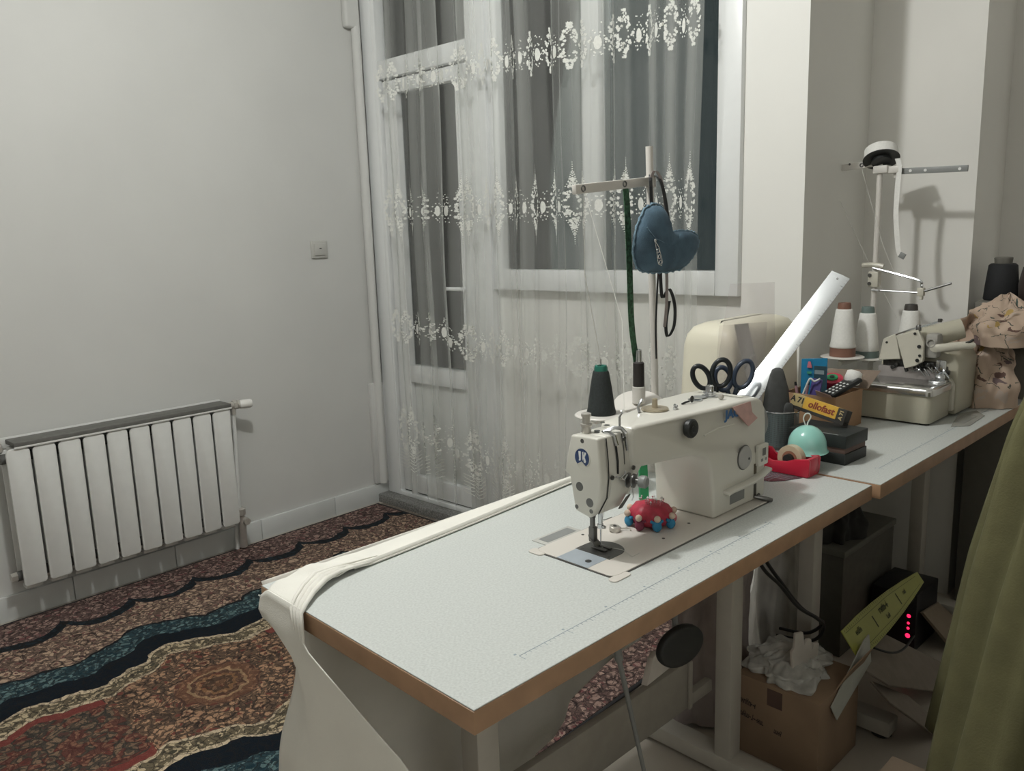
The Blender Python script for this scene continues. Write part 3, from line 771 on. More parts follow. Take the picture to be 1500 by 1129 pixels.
m.tube([P(.084,.096,.006), P(.094,.085,.005), P(.100,.060,.0055), P(.090,.030,.0035), P(.112,.030,.0034)], .00045, 5); m.build('needle_thread', M_thread, mc)
# top of the arm
def screw(x, y, z, r, h, mt, nm, n=18, axis=(0,0,1)):
    MB().lathe([(r,0),(r,h*.8),(r*.85,h)], P(x, y, z), axis, n).build(nm, mt, mc)
m = MB(); m.lathe([(.0085,0),(.0085,.012),(.0105,.013),(.0105,.017),(.0075,.018),(.0075,.030),(.0092,.031),(.0092,.036),(.004,.038)], P(.072,.118,.222), n=18); m.build('pressure_regulator', M_nickel, mc)
for (x, y, r) in ((.090,.108,.0055),(.094,.094,.0055),(.080,.100,.005),(.108,.100,.006),(.120,.120,.0045)):
    MB().lathe([(r,0),(r,.0007)], P(x, y, .2237 if x < .1 else .2318), n=16).build('top_hole', M_dsteel, mc)
m = MB(); m.lathe([(.026,0),(.027,.0015),(.026,.004),(.006,.0045),(.005,.022),(.0035,.023)], P(.262,.105,.2335), n=28); m.build('bobbin_winder', M_gold, mc)
MB().cyl(P(.262,.105,.238), P(.262,.105,.252), .0048).build('winder_pin', M_black, mc)
m = MB(); m.tube([P(.222,.112,.234), P(.226,.118,.242), P(.230,.116,.251), P(.238,.118,.256)], .0028, 8); m.build('winder_arm', M_chrome, mc); m = MB(); m.tube([P(.285,.075,.2345), P(.295,.078,.2385), P(.300,.084,.2385)], .0035, 8); m.build('winder_lever', M_chrome, mc)
m = MB(); m.tube([P(.338,.094,.233), P(.348,.092,.2355), P(.356,.088,.237)], .0022, 6); m.ball(P(.362,.086,.2405), .006, 12, (1,.5,1.2)); m.build('winder_trip', M_black, mc)
screw(.392,.098,.2325,.015,.0015,M_chrome,'oil_window',26); screw(.420,.106,.2325,.015,.0015,M_gr,'oil_cap',26)
m = MB(); m.lathe([(.017,0),(.017,.002),(.012,.003),(.012,.006),(.014,.007),(.014,.009),(.009,.010),(.009,.013),(.0085,.014),(.0085,.022),(.006,.023)], P(.446,.098,.2315), n=22); m.build('thread_tension', M_chrome, mc)
m = MB(); m.lathe([(.003,0),(.0055,.002),(.0062,.006),(.005,.010),(.002,.012)], P(.432,.062,.2315), n=14); m.build('guide_bead', M_nickel, mc)
m = MB(); m.prism([P(x, y, .2308) for x, y in ((.478,.040),(.484,.040),(.484,.150),(.478,.150))], (0,0,.0014)); m.build('cover_joint', M_mach, mc)
# front controls
m = MB(); m.lathe([(.0165,0),(.0165,.004),(.0185,.005),(.0185,.011),(.016,.0135),(.008,.0138),(.007,.016)], P(.270,yf(.270)+.001,.2060), (0,-1,0), 30); m.build('stitch_release_knob', M_black, mc)
lg = text_obj('brand_lettering', 'JACK', .0245, frame(P(.424, yf(.424)-.0004, .2095), (1,0,-.03), (0,-1,0)), M_lblue, mc, .0003, .0011, .0, 1.35)
m = MB(); m.lathe([(.0245,0),(.0245,.004),(.022,.0062),(.020,.0064)], P(.462,.0245,.108), (0,-1,0), 34); dl = m.build('stitch_dial', mat('dial_grey', (.44,.44,.43,1), .4), mc)
MB().ring(P(.462,.0235,.108), .0252, .0013, (0,-1,0)).build('dial_rim', M_dsteel, dl)
m = MB(); m.lathe([(.0028,0),(.0028,.0007)], P(.472,.018,.1045), (0,-1,0), 10); m.build('dial_mark', M_black, dl)
m = MB(); m.box(P(.529,.020,.101), (.040,.010,.046), None, .003); pn = m.build('control_box', M_mach, mc)
m = MB(); m.box(P(.529,.0148,.108), (.014,.0006,.016)); pn2 = m.build('display', M_dsteel, pn)
for dx in (-.008,.008): MB().box(P(.529+dx,.0148,.091), (.008,.0006,.006)).build('panel_button', M_gr, pn)
m = MB(); m.box(P(.5085,.0236,.073), (.010,.0012,.022)); m.build('lever_slot', mat('slot_brown', (.12,.10,.07,1), .7), mc)
m = MB(); m.box(P(.5095,.0236,.030), (.010,.0012,.040)); m.build('slot', mat('slot_dark', (.07,.065,.055,1), .7), mc)
lp = [(.383,.052),(.40,.0535),(.44,.054),(.48,.054),(.52,.058),(.556,.066)]
m = MB(); m.loft([[P(x, .026, z+.003) for x, z in lp]+[P(x, .026, z-.004) for x, z in lp[::-1]], [P(x, .006+.003*abs(x-.45)/.1, z+.0015) for x, z in lp]+[P(x, .006+.003*abs(x-.45)/.1, z-.0045) for x, z in lp[::-1]]], bev=.0012, seg=1)
m.build('reverse_lever', M_mach, mc, smooth=50)
m = MB(); m.box(P(.437,.0236,.030), (.056,.0010,.022)); m.build('rating_plate', M_gr, mc)
m = MB(); m.tube([P(.505,.022,.012), P(.512,.012,.010), P(.520,.004,.007), P(.530,-.006,.0045)], [.004,.005,.006,.004], 8); m.tube([P(.505,.018,.010), P(.518,.018,.016)], .003, 6); m.build('bed_hinge', M_dsteel, mc)
m = MB(); m.lathe([(.035,0),(.055,.004),(.058,.02),(.055,.040),(.04,.046)], P(.554,.097,.155), (1,0,0), 36); m.build('handwheel', M_gr, mc)

# pink paper slip stuck to the arm
M_pink = mat('pink_paper', (.62,.40,.37,1), .8, var=.12, vscale=40)
pk = MB()
pp = [(.410,.2235),(.480,.2245),(.488,.200),(.502,.186),(.470,.1735),(.452,.184),(.432,.2045)]
pk.prism([P(x, yf(x)-.0022-.004*math.sin(14*(z-.17)*8), z) for x, z in pp], (0,-.0008,0))
tag(pk.build('paper_slip', M_pink, None, smooth=0), 'crumpled pink paper slip stuck over the blue lettering on the sewing machine', 'paper')

# pincushion with little figures round its rim
M_red = mat('red_satin', (.42,.03,.06,1), .45, var=.25, vscale=70, bump=.3, bscale=90)
PCX, PCY = 1.262, .922
pc = thing('pincushion', 'round red satin pincushion stuck with pins on the machine bed', 'pincushion', (PCX,PCY,.754))
m = MB(); m.lathe([(.022,0),(.036,.006),(.042,.018),(.041,.030),(.034,.040),(.018,.0455),(.004,.044)], (PCX,PCY,.7535), n=32)
for v in m.bm.verts:
    a = math.atan2(v.co.y-PCY, v.co.x-PCX); q = 1+.05*math.cos(8*a); v.co.x = PCX+(v.co.x-PCX)*q; v.co.y = PCY+(v.co.y-PCY)*q
m.build('cushion', M_red, pc, smooth=80)
M_doll = [mat('doll_'+n, c, .7) for n, c in (('blue',(.03,.22,.40,1)),('maroon',(.16,.02,.05,1)),('pink',(.55,.16,.20,1)),('green',(.05,.28,.18,1)),('red',(.40,.04,.06,1)),('cream',(.55,.48,.38,1)))]
M_skin = mat('doll_face', (.62,.50,.40,1), .7); 
for k in range(8):
    a = math.radians(-128+45*k); c, s_ = math.cos(a), math.sin(a)
    m = MB(); m.ball((PCX+.044*c, PCY+.044*s_, .764), .0095, 12, (1,1,1.15)); m.tube([(PCX+.041*c-.012*s_, PCY+.041*s_+.012*c, .774), (PCX+.048*c, PCY+.048*s_, .768), (PCX+.041*c+.012*s_, PCY+.041*s_-.012*c, .774)], .0032, 6)
    dd = m.build('figure', M_doll[k % 6 if k != 1 else 0], pc, smooth=80)
    m = MB(); m.ball((PCX+.047*c, PCY+.047*s_, .7795), .0068, 12); m.build('figure_head', M_skin, dd, smooth=80)
M_pins = [mat('pin_white', (.8,.8,.78,1), .3), mat('pin_steel', (.6,.6,.6,1), .25, metal=.8), mat('pin_pink', (.7,.3,.35,1), .3)]
rp = random.Random(4)
for k in range(26):
    a = rp.uniform(0,2*PI); r = .026*math.sqrt(rp.random()); p0 = V((PCX+r*math.cos(a), PCY+r*math.sin(a), .794)); t = V((math.cos(a)*r*6, math.sin(a)*r*6, 1)).normalized()
    m = MB(); m.cyl(p0, p0+t*.010, .0004, n=5); m.ball(p0+t*.011, .0017, 8); m.build('pin', M_pins[k % 3], pc, smooth=80)

# bobbin case lying on the bed
bc = thing('bobbin_case', 'small shiny metal bobbin case with a hook lying on the machine bed', 'bobbin case', (1.185,.952,.753))
MB().lathe([(.009,0),(.0115,.001),(.0115,.009),(.0095,.0105),(.004,.0105)], (1.185,.952,.7533), (.1,-.2,1), 26).build('case', M_nickel, bc)
MB().lathe([(.0035,0),(.0035,.0016)], (1.185,.951,.7636), (.1,-.2,1), 12).build('case_pin', M_dsteel, bc)
MB().tube([(1.196,.945,.757), (1.205,.938,.757), (1.2095,.932,.756), (1.205,.928,.7545)], .0016, 6).build('hook', M_nickel, bc)
# green strip behind the throat
M_green = mat('green_plastic', (.02,.27,.10,1), .4, var=.05)
gs = MB(); gs.prism([(1.372,1.030,.7505),(1.394,1.022,.7505),(1.386,1.022,.855),(1.370,1.030,.855)], (.002,.006,0), .0008, 1)
tag(gs.build('marking_strip', M_green, None), 'upright green plastic strip standing behind the red pincushion', 'strip')

# ------------------------------------------------------------------ thread stand of the sewing machine
M_stand = mat('stand_plastic', (.66,.64,.60,1), .4, var=.02)
st = thing('thread_stand', 'white two-spool thread stand with pole rising behind the sewing machine', 'thread stand', (1.595,1.15,.75))
m = MB(); m.lathe([(.035,0),(.035,.004),(.018,.010),(.013,.04),(.0085,.045)], (1.595,1.15,.7502)); m.build('base', M_stand, st)
m = MB(); m.tube([(1.595,1.15,.78), (1.590,1.15,1.0), (1.578,1.15,1.25), (1.569,1.15,1.516)], .0085, 14); m.build('pole', M_stand, st)
m = MB(); m.bx(1.36, 1.60, 1.142, 1.158, .905, .920, .003); m.lathe([(.016,0),(.016,.03)], (1.594,1.15,.898)); m.build('spool_bar', M_stand, st)
for x in (1.388, 1.527):
    m = MB(); m.lathe([(.010,-.004),(.058,.0),(.0605,.002),(.058,.004),(.012,.004)], (x,1.15,.921), (0,0,1) if x < 1.4 else (-.30,-.24,.92), n=40); dk = m.build('spool_plate', M_stand, st)
    MB().cyl((x,1.15,.923), (x,1.15,1.05), .0028, .0022, 8).build('spool_pin', M_chrome, dk)
m = MB(); m.box((1.438,1.15,1.4275), (.262,.012,.020), Matrix.Rotation(-.085,3,'Y'), .002); m.lathe([(.0125,0),(.0125,.026)], (1.5735,1.15,1.425)); ga = m.build('guide_arm', M_stand, st)
for x, z in ((1.330,1.4185),(1.470,1.4305)):
    MB().ring((x,1.1435,z), .0058, .0016, (0,-1,0), 18, 6).build('guide_eyelet', M_dsteel, ga)
# cone of black thread on the left plate
M_bthread = mat('black_thread', (.018,.024,.024,1), .75, var=.3, vscale=220, bump=.4, bscale=400)
M_bgreen = mat('green_cone_plastic', (.01,.14,.10,1), .4)
def cone(name, label, x, y, z, r0, r1, h, mt, mcap, group=None, tip=.012, foot=None):
    t = thing(name, label, 'thread cone', (x,y,z), 0, group)
    z0 = z
    if foot:
        MB().lathe([(r0*.98,0),(r0*.96,foot)], (x,y,z), n=28).build('cone_foot', mcap, t); z0 = z+foot
    m = MB(); m.lathe([(r0*.95,0),(r0,.003),(r0*.97+(r1-r0)*.15,h*.16),(r0+(r1-r0)*.6,h*.6),(r1,h-.004),(r1*.9,h)], (x,y,z0), n=30)
    m.build('thread', mt, t, smooth=60)
    m = MB(); m.lathe([(r1*.82,0),(r1*.80,tip*.6),(r1*.72,tip),(r1*.45,tip),(r1*.42,tip*.3)], (x,y,z0+h), n=24); m.build('cone_tip', mcap, t)
    return t
cone('thread_cone', 'black thread cone with a green tip on the white stand', 1.388,1.15,.9253,.0335,.0185,.098,M_bthread,M_bgreen)
sp = thing('thread_spool', 'slim dark brown spool on the right plate of the white stand', 'spool', (1.527,1.15,.9253))
m = MB(); m.lathe([(.013,0),(.0155,.002),(.0155,.040),(.011,.042)], (1.527,1.15,.9253)); m.build('spool_sleeve', M_stand, sp)
m = MB(); m.lathe([(.0135,0),(.013,.055),(.010,.058)], (1.527,1.15,.9673)); m.build('thread', mat('brown_black_thread', (.022,.018,.017,1), .7), sp)
m = MB(); m.lathe([(.008,0),(.0075,.028),(.004,.030)], (1.527,1.15,1.0253)); m.build('spool_tip', M_chrome, sp)
# machine thread from the cone to the arm
tt_ = MB(); tt_.tube([(1.388,1.15,1.047), (1.34,1.152,1.24), (1.331,1.143,1.416)], .0007, 5)
tt_.tube([(1.331,1.143,1.416), (1.30,1.02,1.15), (1.145,.895,1.006)], .0006, 5)
tag(tt_.build('sewing_thread', M_thread, None), 'fine thread running from the black cone up to the stand arm', 'thread')

# blue denim heart hanging from the stand
M_denim = mat('blue_denim', (.070,.125,.175,1), .85, var=.22, vscale=25, bump=.5, bscale=450)
M_denim_l = mat('denim_fray', (.16,.25,.32,1), .9, var=.3, vscale=300)
HO = [(1.526,1.385),(1.500,1.376),(1.478,1.352),(1.462,1.318),(1.457,1.280),(1.468,1.248),(1.492,1.238),(1.526,1.234),(1.58,1.233),(1.633,1.236),(1.672,1.250),(1.700,1.274),(1.713,1.298),(1.704,1.314),(1.680,1.322),(1.640,1.325),(1.605,1.323),(1.588,1.332),(1.583,1.355),(1.568,1.376),(1.549,1.384)]
hx, hz = 1.555, 1.290
ht = thing('heart_cushion', 'small stuffed blue denim heart hanging from the white thread stand', 'hanging heart', (hx,1.115,1.385))
def hl(s_, y):
    return [V((hx+(x-hx)*s_, y+.0009*math.sin(k*2.1), hz+(z-hz)*s_)) for k, (x, z) in enumerate(HO)]
m = MB(); loops = []
for s_, y in ((.05,1.084),(.35,1.085),(.62,1.088),(.82,1.094),(.94,1.102),(.985,1.1095),(.985,1.1125),(.94,1.120),(.82,1.126),(.5,1.129),(.05,1.130)):
    loops.append(hl(s_, y))
m.loft(loops); m.build('heart_body', M_denim, ht, smooth=80)
m = MB(); pts = hl(1.015, 1.111); dense = []
for a, b in zip(pts, pts[1:]+pts[:1]):
    for k in range(6): dense.append(a.lerp(b, k/6)+V((random.uniform(-.0018,.0018), random.uniform(-.001,.001), random.uniform(-.0018,.0018))))
m.tube(dense, [.0021+.0014*(k % 3 == 0) for k in range(len(dense))], 6, True); m.build('frayed_seam', M_denim_l, ht, smooth=80)
m = MB(); m.tube([(1.480,1.0905,1.335),(1.505,1.0855,1.310),(1.535,1.0835,1.300)], .0010, 5); m.tube([(1.575,1.0865,1.262),(1.585,1.0855,1.29),(1.605,1.089,1.318)], .0009, 5); m.build('stitching', M_denim_l, ht, smooth=80)
m = MB(); m.tube([(1.500,1.084,1.305),(1.512,1.082,1.290),(1.524,1.081,1.258),(1.520,1.081,1.250),(1.510,1.082,1.254),(1.505,1.083,1.28),(1.500,1.084,1.305)], .0013, 6)
m.ball((1.500,1.084,1.306), .004, 10); pn_ = m.build('safety_pin', M_chrome, ht, smooth=80)
m = MB()
for (x, z) in ((1.507,1.283),(1.512,1.270),(1.516,1.258)): m.ring((x,1.081,z), .0042, .0014, (0,-1,0), 14, 6)
m.build('pin_bead', M_chrome, ht, smooth=80)
M_strap = mat('black_ribbon', (.03,.032,.034,1), .8, var=.1)
M_strapg = mat('grey_pink_ribbon', (.33,.29,.28,1), .8, var=.1)
M_gribbon = mat('green_patterned_ribbon', (.045,.115,.06,1), .8, var=.75, vscale=160)
def ribbon(pts, w, d=(1,0,0)):
    m = MB(); d = V(d).normalized(); pts = [V(p) for p in pts]
    m.loft([[p-d*w/2, p+d*w/2, p+d*w/2+V((0,.0012,0)), p-d*w/2+V((0,.0012,0))] for p in pts]); return m
def sp_pts(pts, n=8):
    """smooth a few points"""
    P_ = [V(p) for p in pts]; out = []
    for i in range(len(P_)-1):
        a = P_[max(i-1,0)]; b = P_[i]; c = P_[i+1]; d = P_[min(i+2,len(P_)-1)]
        for k in range(n):
            t = k/n; out.append(.5*((2*b)+(c-a)*t+(2*a-5*b+4*c-d)*t*t+(3*b-a-3*c+d)*t**3))
    out.append(P_[-1]); return out
ribbon(sp_pts([(1.528,1.112,1.372),(1.530,1.116,1.41),(1.545,1.128,1.447),(1.562,1.138,1.452),(1.577,1.128,1.444),(1.583,1.118,1.41),(1.590,1.112,1.355)]), .012).build('hanging_loop', M_strap, ht, smooth=80)
tag(ribbon(sp_pts([(1.500,1.165,1.432),(1.500,1.160,1.38),(1.505,1.158,1.25),(1.514,1.160,1.12),(1.528,1.158,1.03),(1.534,1.156,.985)]), .021).build('ribbon', M_gribbon, None, smooth=80), 'green patterned ribbon hanging beside the white stand pole', 'ribbon')
tag(ribbon(sp_pts([(1.543,1.125,1.445),(1.556,1.126,1.46),(1.573,1.1275,1.455),(1.588,1.128,1.435),(1.603,1.129,1.38),(1.612,1.131,1.25),(1.614,1.132,1.16),(1.607,1.133,1.10)]), .011).build('ribbon', M_strapg, None, smooth=80), 'thin greyish pink ribbon looped over the stand arm behind the heart', 'ribbon')
tag(ribbon(sp_pts([(1.590,1.1335,1.30),(1.592,1.134,1.22),(1.602,1.135,1.17),(1.628,1.135,1.19),(1.650,1.134,1.15),(1.648,1.134,1.10),(1.624,1.135,1.075),(1.617,1.136,1.105),(1.632,1.137,1.16)]), .012).build('ribbon', M_strap, None, smooth=80), 'black ribbon with a loose loop hanging below the denim heart', 'ribbon')
tag(ribbon(sp_pts([(1.563,1.119,1.24),(1.560,1.121,1.18),(1.558,1.123,1.10),(1.562,1.124,1.03)]), .006).build('ribbon', M_strap, None, smooth=80), 'narrow dark ribbon hanging straight down in front of the stand pole', 'ribbon')

# ------------------------------------------------------------------ things between and on the tables
# hard cover of a household machine
M_cream = mat('cream_plastic', (.74,.71,.58,1), .4, var=.02, vscale=4)
M_redink = mat('red_print', (.42,.06,.05,1), .6)
cc = thing('machine_cover', 'cream hard plastic sewing machine cover with rounded top behind the scissors', 'cover', (2.135,1.235,.75))
m = MB()
def cov(x0, x1, y0, y1, z): return [V((x, y, z)) for x, y in rrect(x0, x1, y0, y1, .028, 5)]
m.loft([cov(1.932,2.340,1.142,1.325,.7505), cov(1.934,2.338,1.144,1.323,.80), cov(1.946,2.332,1.150,1.318,1.005), cov(1.952,2.326,1.156,1.312,1.035), cov(1.966,2.314,1.168,1.300,1.055), cov(1.992,2.29,1.190,1.278,1.066), cov(2.03,2.25,1.21,1.258,1.069)])
m.build('cover_shell', M_cream, cc, smooth=60)
m = MB(); m.loft([cov(1.929,2.343,1.139,1.328,.757), cov(1.929,2.343,1.139,1.328,.772)]); m.build('base_rim', M_cream, cc, smooth=40)
m = MB()
for k, (x, h) in enumerate(((2.262,.014),(2.270,.020),(2.279,.022),(2.287,.026),(2.294,.022))):
    m.tube([(x-.007, 1.1475, .955+.003*k), (x+.002, 1.147, .955+.003*k+h)], .0013, 5)
m.tube([(2.25,1.1482,.949),(2.275,1.148,.958),(2.30,1.148,.966)], .0012, 5); m.build('red_mark', M_redink, cc)

# tin behind the machine that holds scissors, ruler and plastic sheets
M_tin = mat('grey_tin', (.30,.31,.31,1), .35, metal=.6)
tn = MB(); tn.lathe([(.050,0),(.052,.002),(.052,.098),(.0535,.10),(.050,.10),(.049,.004),(.001,.003)], (1.842,1.125,.7505), n=32, cap=False)
tag(tn.build('tin_holder', M_tin, None), 'grey tin behind the sewing machine holding the scissors and long ruler', 'holder')
M_sciss = mat('scissor_black', (.015,.019,.022,1), .35)
M_scissb = mat('scissor_blue', (.030,.045,.075,1), .35)
def scissors(label, o, mt, sc, tilt, spread):
    """standing in the tin, blades down; handle loops in a plane facing the room"""
    t = thing('scissors', label, 'scissors', o)
    rt = V((.72,-.69,0)).normalized(); up = V((tilt[0], tilt[1], 1)).normalized(); o = V(o)
    Q = lambda a, b: o + rt*a*sc + up*b*sc
    for sg, w, h, cz in ((-1,.021,.031,.075),(1,.024,.036,.085)):
        cx_ = sg*spread
        pts = [Q(cx_+w*math.cos(2*PI*k/26)+sg*.006*math.sin(2*PI*k/26), cz+h*math.sin(2*PI*k/26)) for k in range(26)]
        m = MB(); m.tube(pts, .0066*sc, 8, True); m.tube([Q(cx_-sg*w*.6, cz-h*.8), Q(sg*.008, .028), Q(-sg*.003, .0)], [.006*sc,.007*sc,.006*sc], 8)
        m.build('handle', mt, t, smooth=80)
    for sg in (-1, 1):
        m = MB(); m.loft([[Q(sg*.008, .01)+V((0,.002*sg,0)), Q(-sg*.006, .01)+V((0,.002*sg,0)), Q(-sg*.002,-.085)+V((0,.001*sg,0)), Q(sg*.001,-.085)+V((0,.001*sg,0))],
                          [Q(sg*.008, .01)+V((.001,.004*sg,0)), Q(-sg*.006, .01)+V((.001,.004*sg,0)), Q(-sg*.002,-.085)+V((.001,.002*sg,0)), Q(sg*.001,-.085)+V((.001,.002*sg,0))]])
        m.build('blade', M_chrome, t)
    return t
scissors('black-handled scissors standing left in the tin behind the machine', (1.815,1.125,.878), M_sciss, 1.0, (-.18,.0), .026)
scissors('dark blue-handled scissors beside the black pair, near the ruler', (1.858,1.100,.868), M_scissb, .98, (.10,.0), .027)

# long shiny ruler
M_alu = mat('ruler_steel', (.66,.69,.71,1), .115, metal=.85, var=.03, vscale=15)
B = V((1.822,1.138,.762)); D = V((.15,-.075,.185)).normalized(); L_ = .585
Nn = V((-.853,-.12,.507)); Nn = (Nn-D*Nn.dot(D)).normalized(); Nn = (Matrix.Rotation(math.radians(3.5), 3, D) @ Nn).normalized(); Wd = D.cross(Nn)
ru = thing('steel_ruler', 'long shiny metal ruler leaning diagonally out of the tin', 'ruler', B)
def rq(l, w, t): return B + D*l + Wd*w + Nn*t
m = MB(); loops = []
for k in range(13):
    l = L_*k/12; bow = .0
    loops.append([rq(l,-.027,bow), rq(l,.006,bow+.0006), rq(l,.027,bow-.0022), rq(l,.027,bow-.0032), rq(l,-.027,bow-.0028)])
m.loft(loops); m.build('blade', M_alu, ru, smooth=25)
m = MB(); k = 0
while k < 58:
    l = .005+.01*k; w = .0035 if k % 5 else .007
    bow = .0
    m.poly([rq(l,.026-w,-.0018+w*.13), rq(l+.0007,.026-w,-.0018+w*.13), rq(l+.0007,.026,-.0018), rq(l,.026,-.0018)]); k += 1
m.build('graduation', M_dsteel, ru, smooth=0)
MB().lathe([(.003,0),(.003,.0004)], rq(L_-.015,.0,.0012), Nn, 14).build('hanging_hole', M_dsteel, ru)

# clear plastic sheets
def plastic_mat(name, tint, fac, rough):
    m, nt, out = new_mat(name); L = nt.links
    t = N(nt, 'ShaderNodeBsdfTransparent'); t.inputs[0].default_value = tint
    d = N(nt, 'ShaderNodeBsdfDiffuse'); d.inputs[0].default_value = (.74,.70,.70,1)
    a = N(nt, 'ShaderNodeMixShader'); L.new(t.outputs[0], a.inputs[1]); L.new(d.outputs[0], a.inputs[2])
    tc = N(nt, 'ShaderNodeTexCoord'); nz = N(nt, 'ShaderNodeTexNoise', Scale=9., Detail=3.); L.new(tc.outputs['Object'], nz.inputs['Vector'])
    mr = N(nt, 'ShaderNodeMapRange'); L.new(nz.outputs['Fac'], mr.inputs['Value']); mr.inputs['From Min'].default_value = .35; mr.inputs['From Max'].default_value = .65
    mr.inputs['To Min'].default_value = fac*.5; mr.inputs['To Max'].default_value = fac*1.5; L.new(mr.outputs[0], a.inputs[0])
    g = N(nt, 'ShaderNodeBsdfGlossy', Roughness=rough); f = N(nt, 'ShaderNodeFresnel', IOR=1.6)
    b = N(nt, 'ShaderNodeMixShader'); L.new(f.outputs[0], b.inputs[0]); L.new(a.outputs[0], b.inputs[1]); L.new(g.outputs[0], b.inputs[2]); L.new(b.outputs[0], out.inputs[0])
    return m
M_plast = plastic_mat('clear_plastic', (.965,.95,.955,1), .15, .18)
def sheet(o, wv, hv, curl, ph, nu=22, nv=30, taper=.0):
    o, wv, hv = V(o), V(wv), V(hv); nn = wv.cross(hv).normalized()
    def fn(u, v):
        w = (u-.5)*(1-taper*v)+.5
        return o + wv*w + hv*v + nn*(curl*math.sin(PI*u+ph)*v + .003*math.sin(7*u+5*v+ph))
    m = MB(); m.grid(fn, nu, nv); return m
t = sheet((1.868,1.180,.795), (.15,-.125,0), (.022,-.012,.388), .003, .3, taper=.38); o = t.build('plastic_sheet', M_plast, None, smooth=180, solid=.0)
tag(o, 'tall translucent plastic sheet standing in front of the cream cover', 'plastic sheet')
t = sheet((1.876,1.165,.78), (.13,-.07,0), (.012,-.006,.295), .003, 1.4); o = t.build('plastic_sheet', M_plast, None, smooth=180, solid=.0)
tag(o, 'lower hazy plastic sheet beside the shiny metal ruler', 'plastic sheet')

# mesh pen cup with grey felt
def mesh_mat():
    m, nt, out = new_mat('wire_mesh'); L = nt.links
    tc = N(nt, 'ShaderNodeTexCoord'); sp_ = N(nt, 'ShaderNodeSeparateXYZ'); L.new(tc.outputs['UV'], sp_.inputs[0])
    a = math_n(nt, 'LESS_THAN', math_n(nt, 'FRACT', math_n(nt, 'MULTIPLY', sp_.outputs[0], 90.)), .42)
    b = math_n(nt, 'LESS_THAN', math_n(nt, 'FRACT', math_n(nt, 'MULTIPLY', sp_.outputs[1], 34.)), .42)
    f = math_n(nt, 'MAXIMUM', a, b)
    p = N(nt, 'ShaderNodeBsdfPrincipled', Roughness=.4, Metallic=.6); p.inputs['Base Color'].default_value = (.22,.27,.28,1)
    t = N(nt, 'ShaderNodeBsdfTransparent'); mx = N(nt, 'ShaderNodeMixShader'); L.new(f, mx.inputs[0]); L.new(t.outputs[0], mx.inputs[1]); L.new(p.outputs[0], mx.inputs[2]); L.new(mx.outputs[0], out.inputs[0]); return m
M_mesh = mesh_mat()
cx_, cy_ = 1.972, 1.020
cp = thing('pen_cup', 'round grey wire-mesh cup on the far table behind the red tape dispenser', 'cup', (cx_,cy_,.75))
m = MB(); m.grid(lambda u, v: (cx_+.0475*math.cos(2*PI*u), cy_+.0475*math.sin(2*PI*u), .756+.093*v), 64, 2, True)
uvl = m.bm.loops.layers.uv.new('UVMap')
for f in m.bm.faces:
    for l in f.loops:
        q = (math.atan2(l.vert.co.y-cy_, l.vert.co.x-cx_)/(2*PI)) % 1.0
        c = (math.atan2(f.calc_center_median().y-cy_, f.calc_center_median().x-cx_)/(2*PI)) % 1.0
        if q-c > .5: q -= 1
        if c-q > .5: q += 1
        l[uvl].uv = (q, (l.vert.co.z-.756)/.093)
m.build('mesh_wall', M_mesh, cp, smooth=180)
MB().ring((cx_,cy_,.850), .0478, .0022, n=40).build('rim', M_chrome, cp)
m = MB(); m.lathe([(.046,0),(.0485,.002),(.0485,.008),(.046,.009)], (cx_,cy_,.7503), n=40); m.build('base', M_dsteel, cp)
M_felt = mat('grey_felt', (.085,.088,.088,1), .95, var=.1, vscale=60)
m = MB(); loops = []
for z, w, d_ in ((.760,.030,.012),(.86,.036,.012),(.905,.030,.010),(.945,.019,.008),(.958,.014,.006),(.962,.006,.003)):
    loops.append([V((cx_-.004+w*math.cos(2*PI*k/16)*.74-d_*math.sin(2*PI*k/16)*.6, cy_+.010-w*math.cos(2*PI*k/16)*.70-d_*math.sin(2*PI*k/16)*.6, z)) for k in range(16)])
m.loft(loops); tag(m.build('felt_pouch', M_felt, None, smooth=80), 'dark grey pointed felt pouch standing in the mesh cup', 'pouch')
m = MB(); m.loft([[V((cx_+.006+w*math.cos(2*PI*k/12)*.7, cy_-.020-w*math.cos(2*PI*k/12)*.7-.006*math.sin(2*PI*k/12), z)) for k in range(12)] for z, w in ((.760,.014),(.855,.013),(.866,.009),(.870,.003))])
tag(m.build('felt_scrap', M_felt, None, smooth=80), 'short dark grey felt scrap at the right rim of the mesh cup', 'felt')

# red tape dispenser
M_redp = mat('red_plastic', (.50,.018,.045,1), .28, var=.03)
ds = thing('tape_dispenser', 'bright red tape dispenser with a clear tape roll across the table seam', 'tape dispenser', (1.772,.905,.75))
m = MB()
pr = [(.988,.7515),(.831,.7515),(.829,.757),(.827,.790),(.831,.7955),(.865,.790),(.885,.782),(.92,.778),(.940,.785),(.950,.797),(.968,.797),(.986,.775)]
m.prism([V((1.745,y,z)) for y, z in pr], (.008,0,0), .0012, 2); m.prism([V((1.795,y,z)) for y, z in pr], (.008,0,0), .0012, 2)
m.bx(1.752, 1.796, .830, .987, .7515, .760); m.bx(1.752, 1.796, .8285, .838, .757, .7945, .001); m.bx(1.752,1.796,.955,.966,.757,.795,.001)
m.build('body', M_redp, ds)
M_tape = mat('tape_roll', (.55,.45,.32,1), .25, var=.05)
M_tcore = mat('tape_core', (.30,.13,.08,1), .6)
m = MB(); m.lathe([(.0185,-.010),(.031,-.010),(.0315,0),(.031,.010),(.0185,.010),(.0185,-.010)], (1.774,.886,.785), (1,0,0), 36, cap=False); rl = m.build('tape_roll', M_tape, ds)
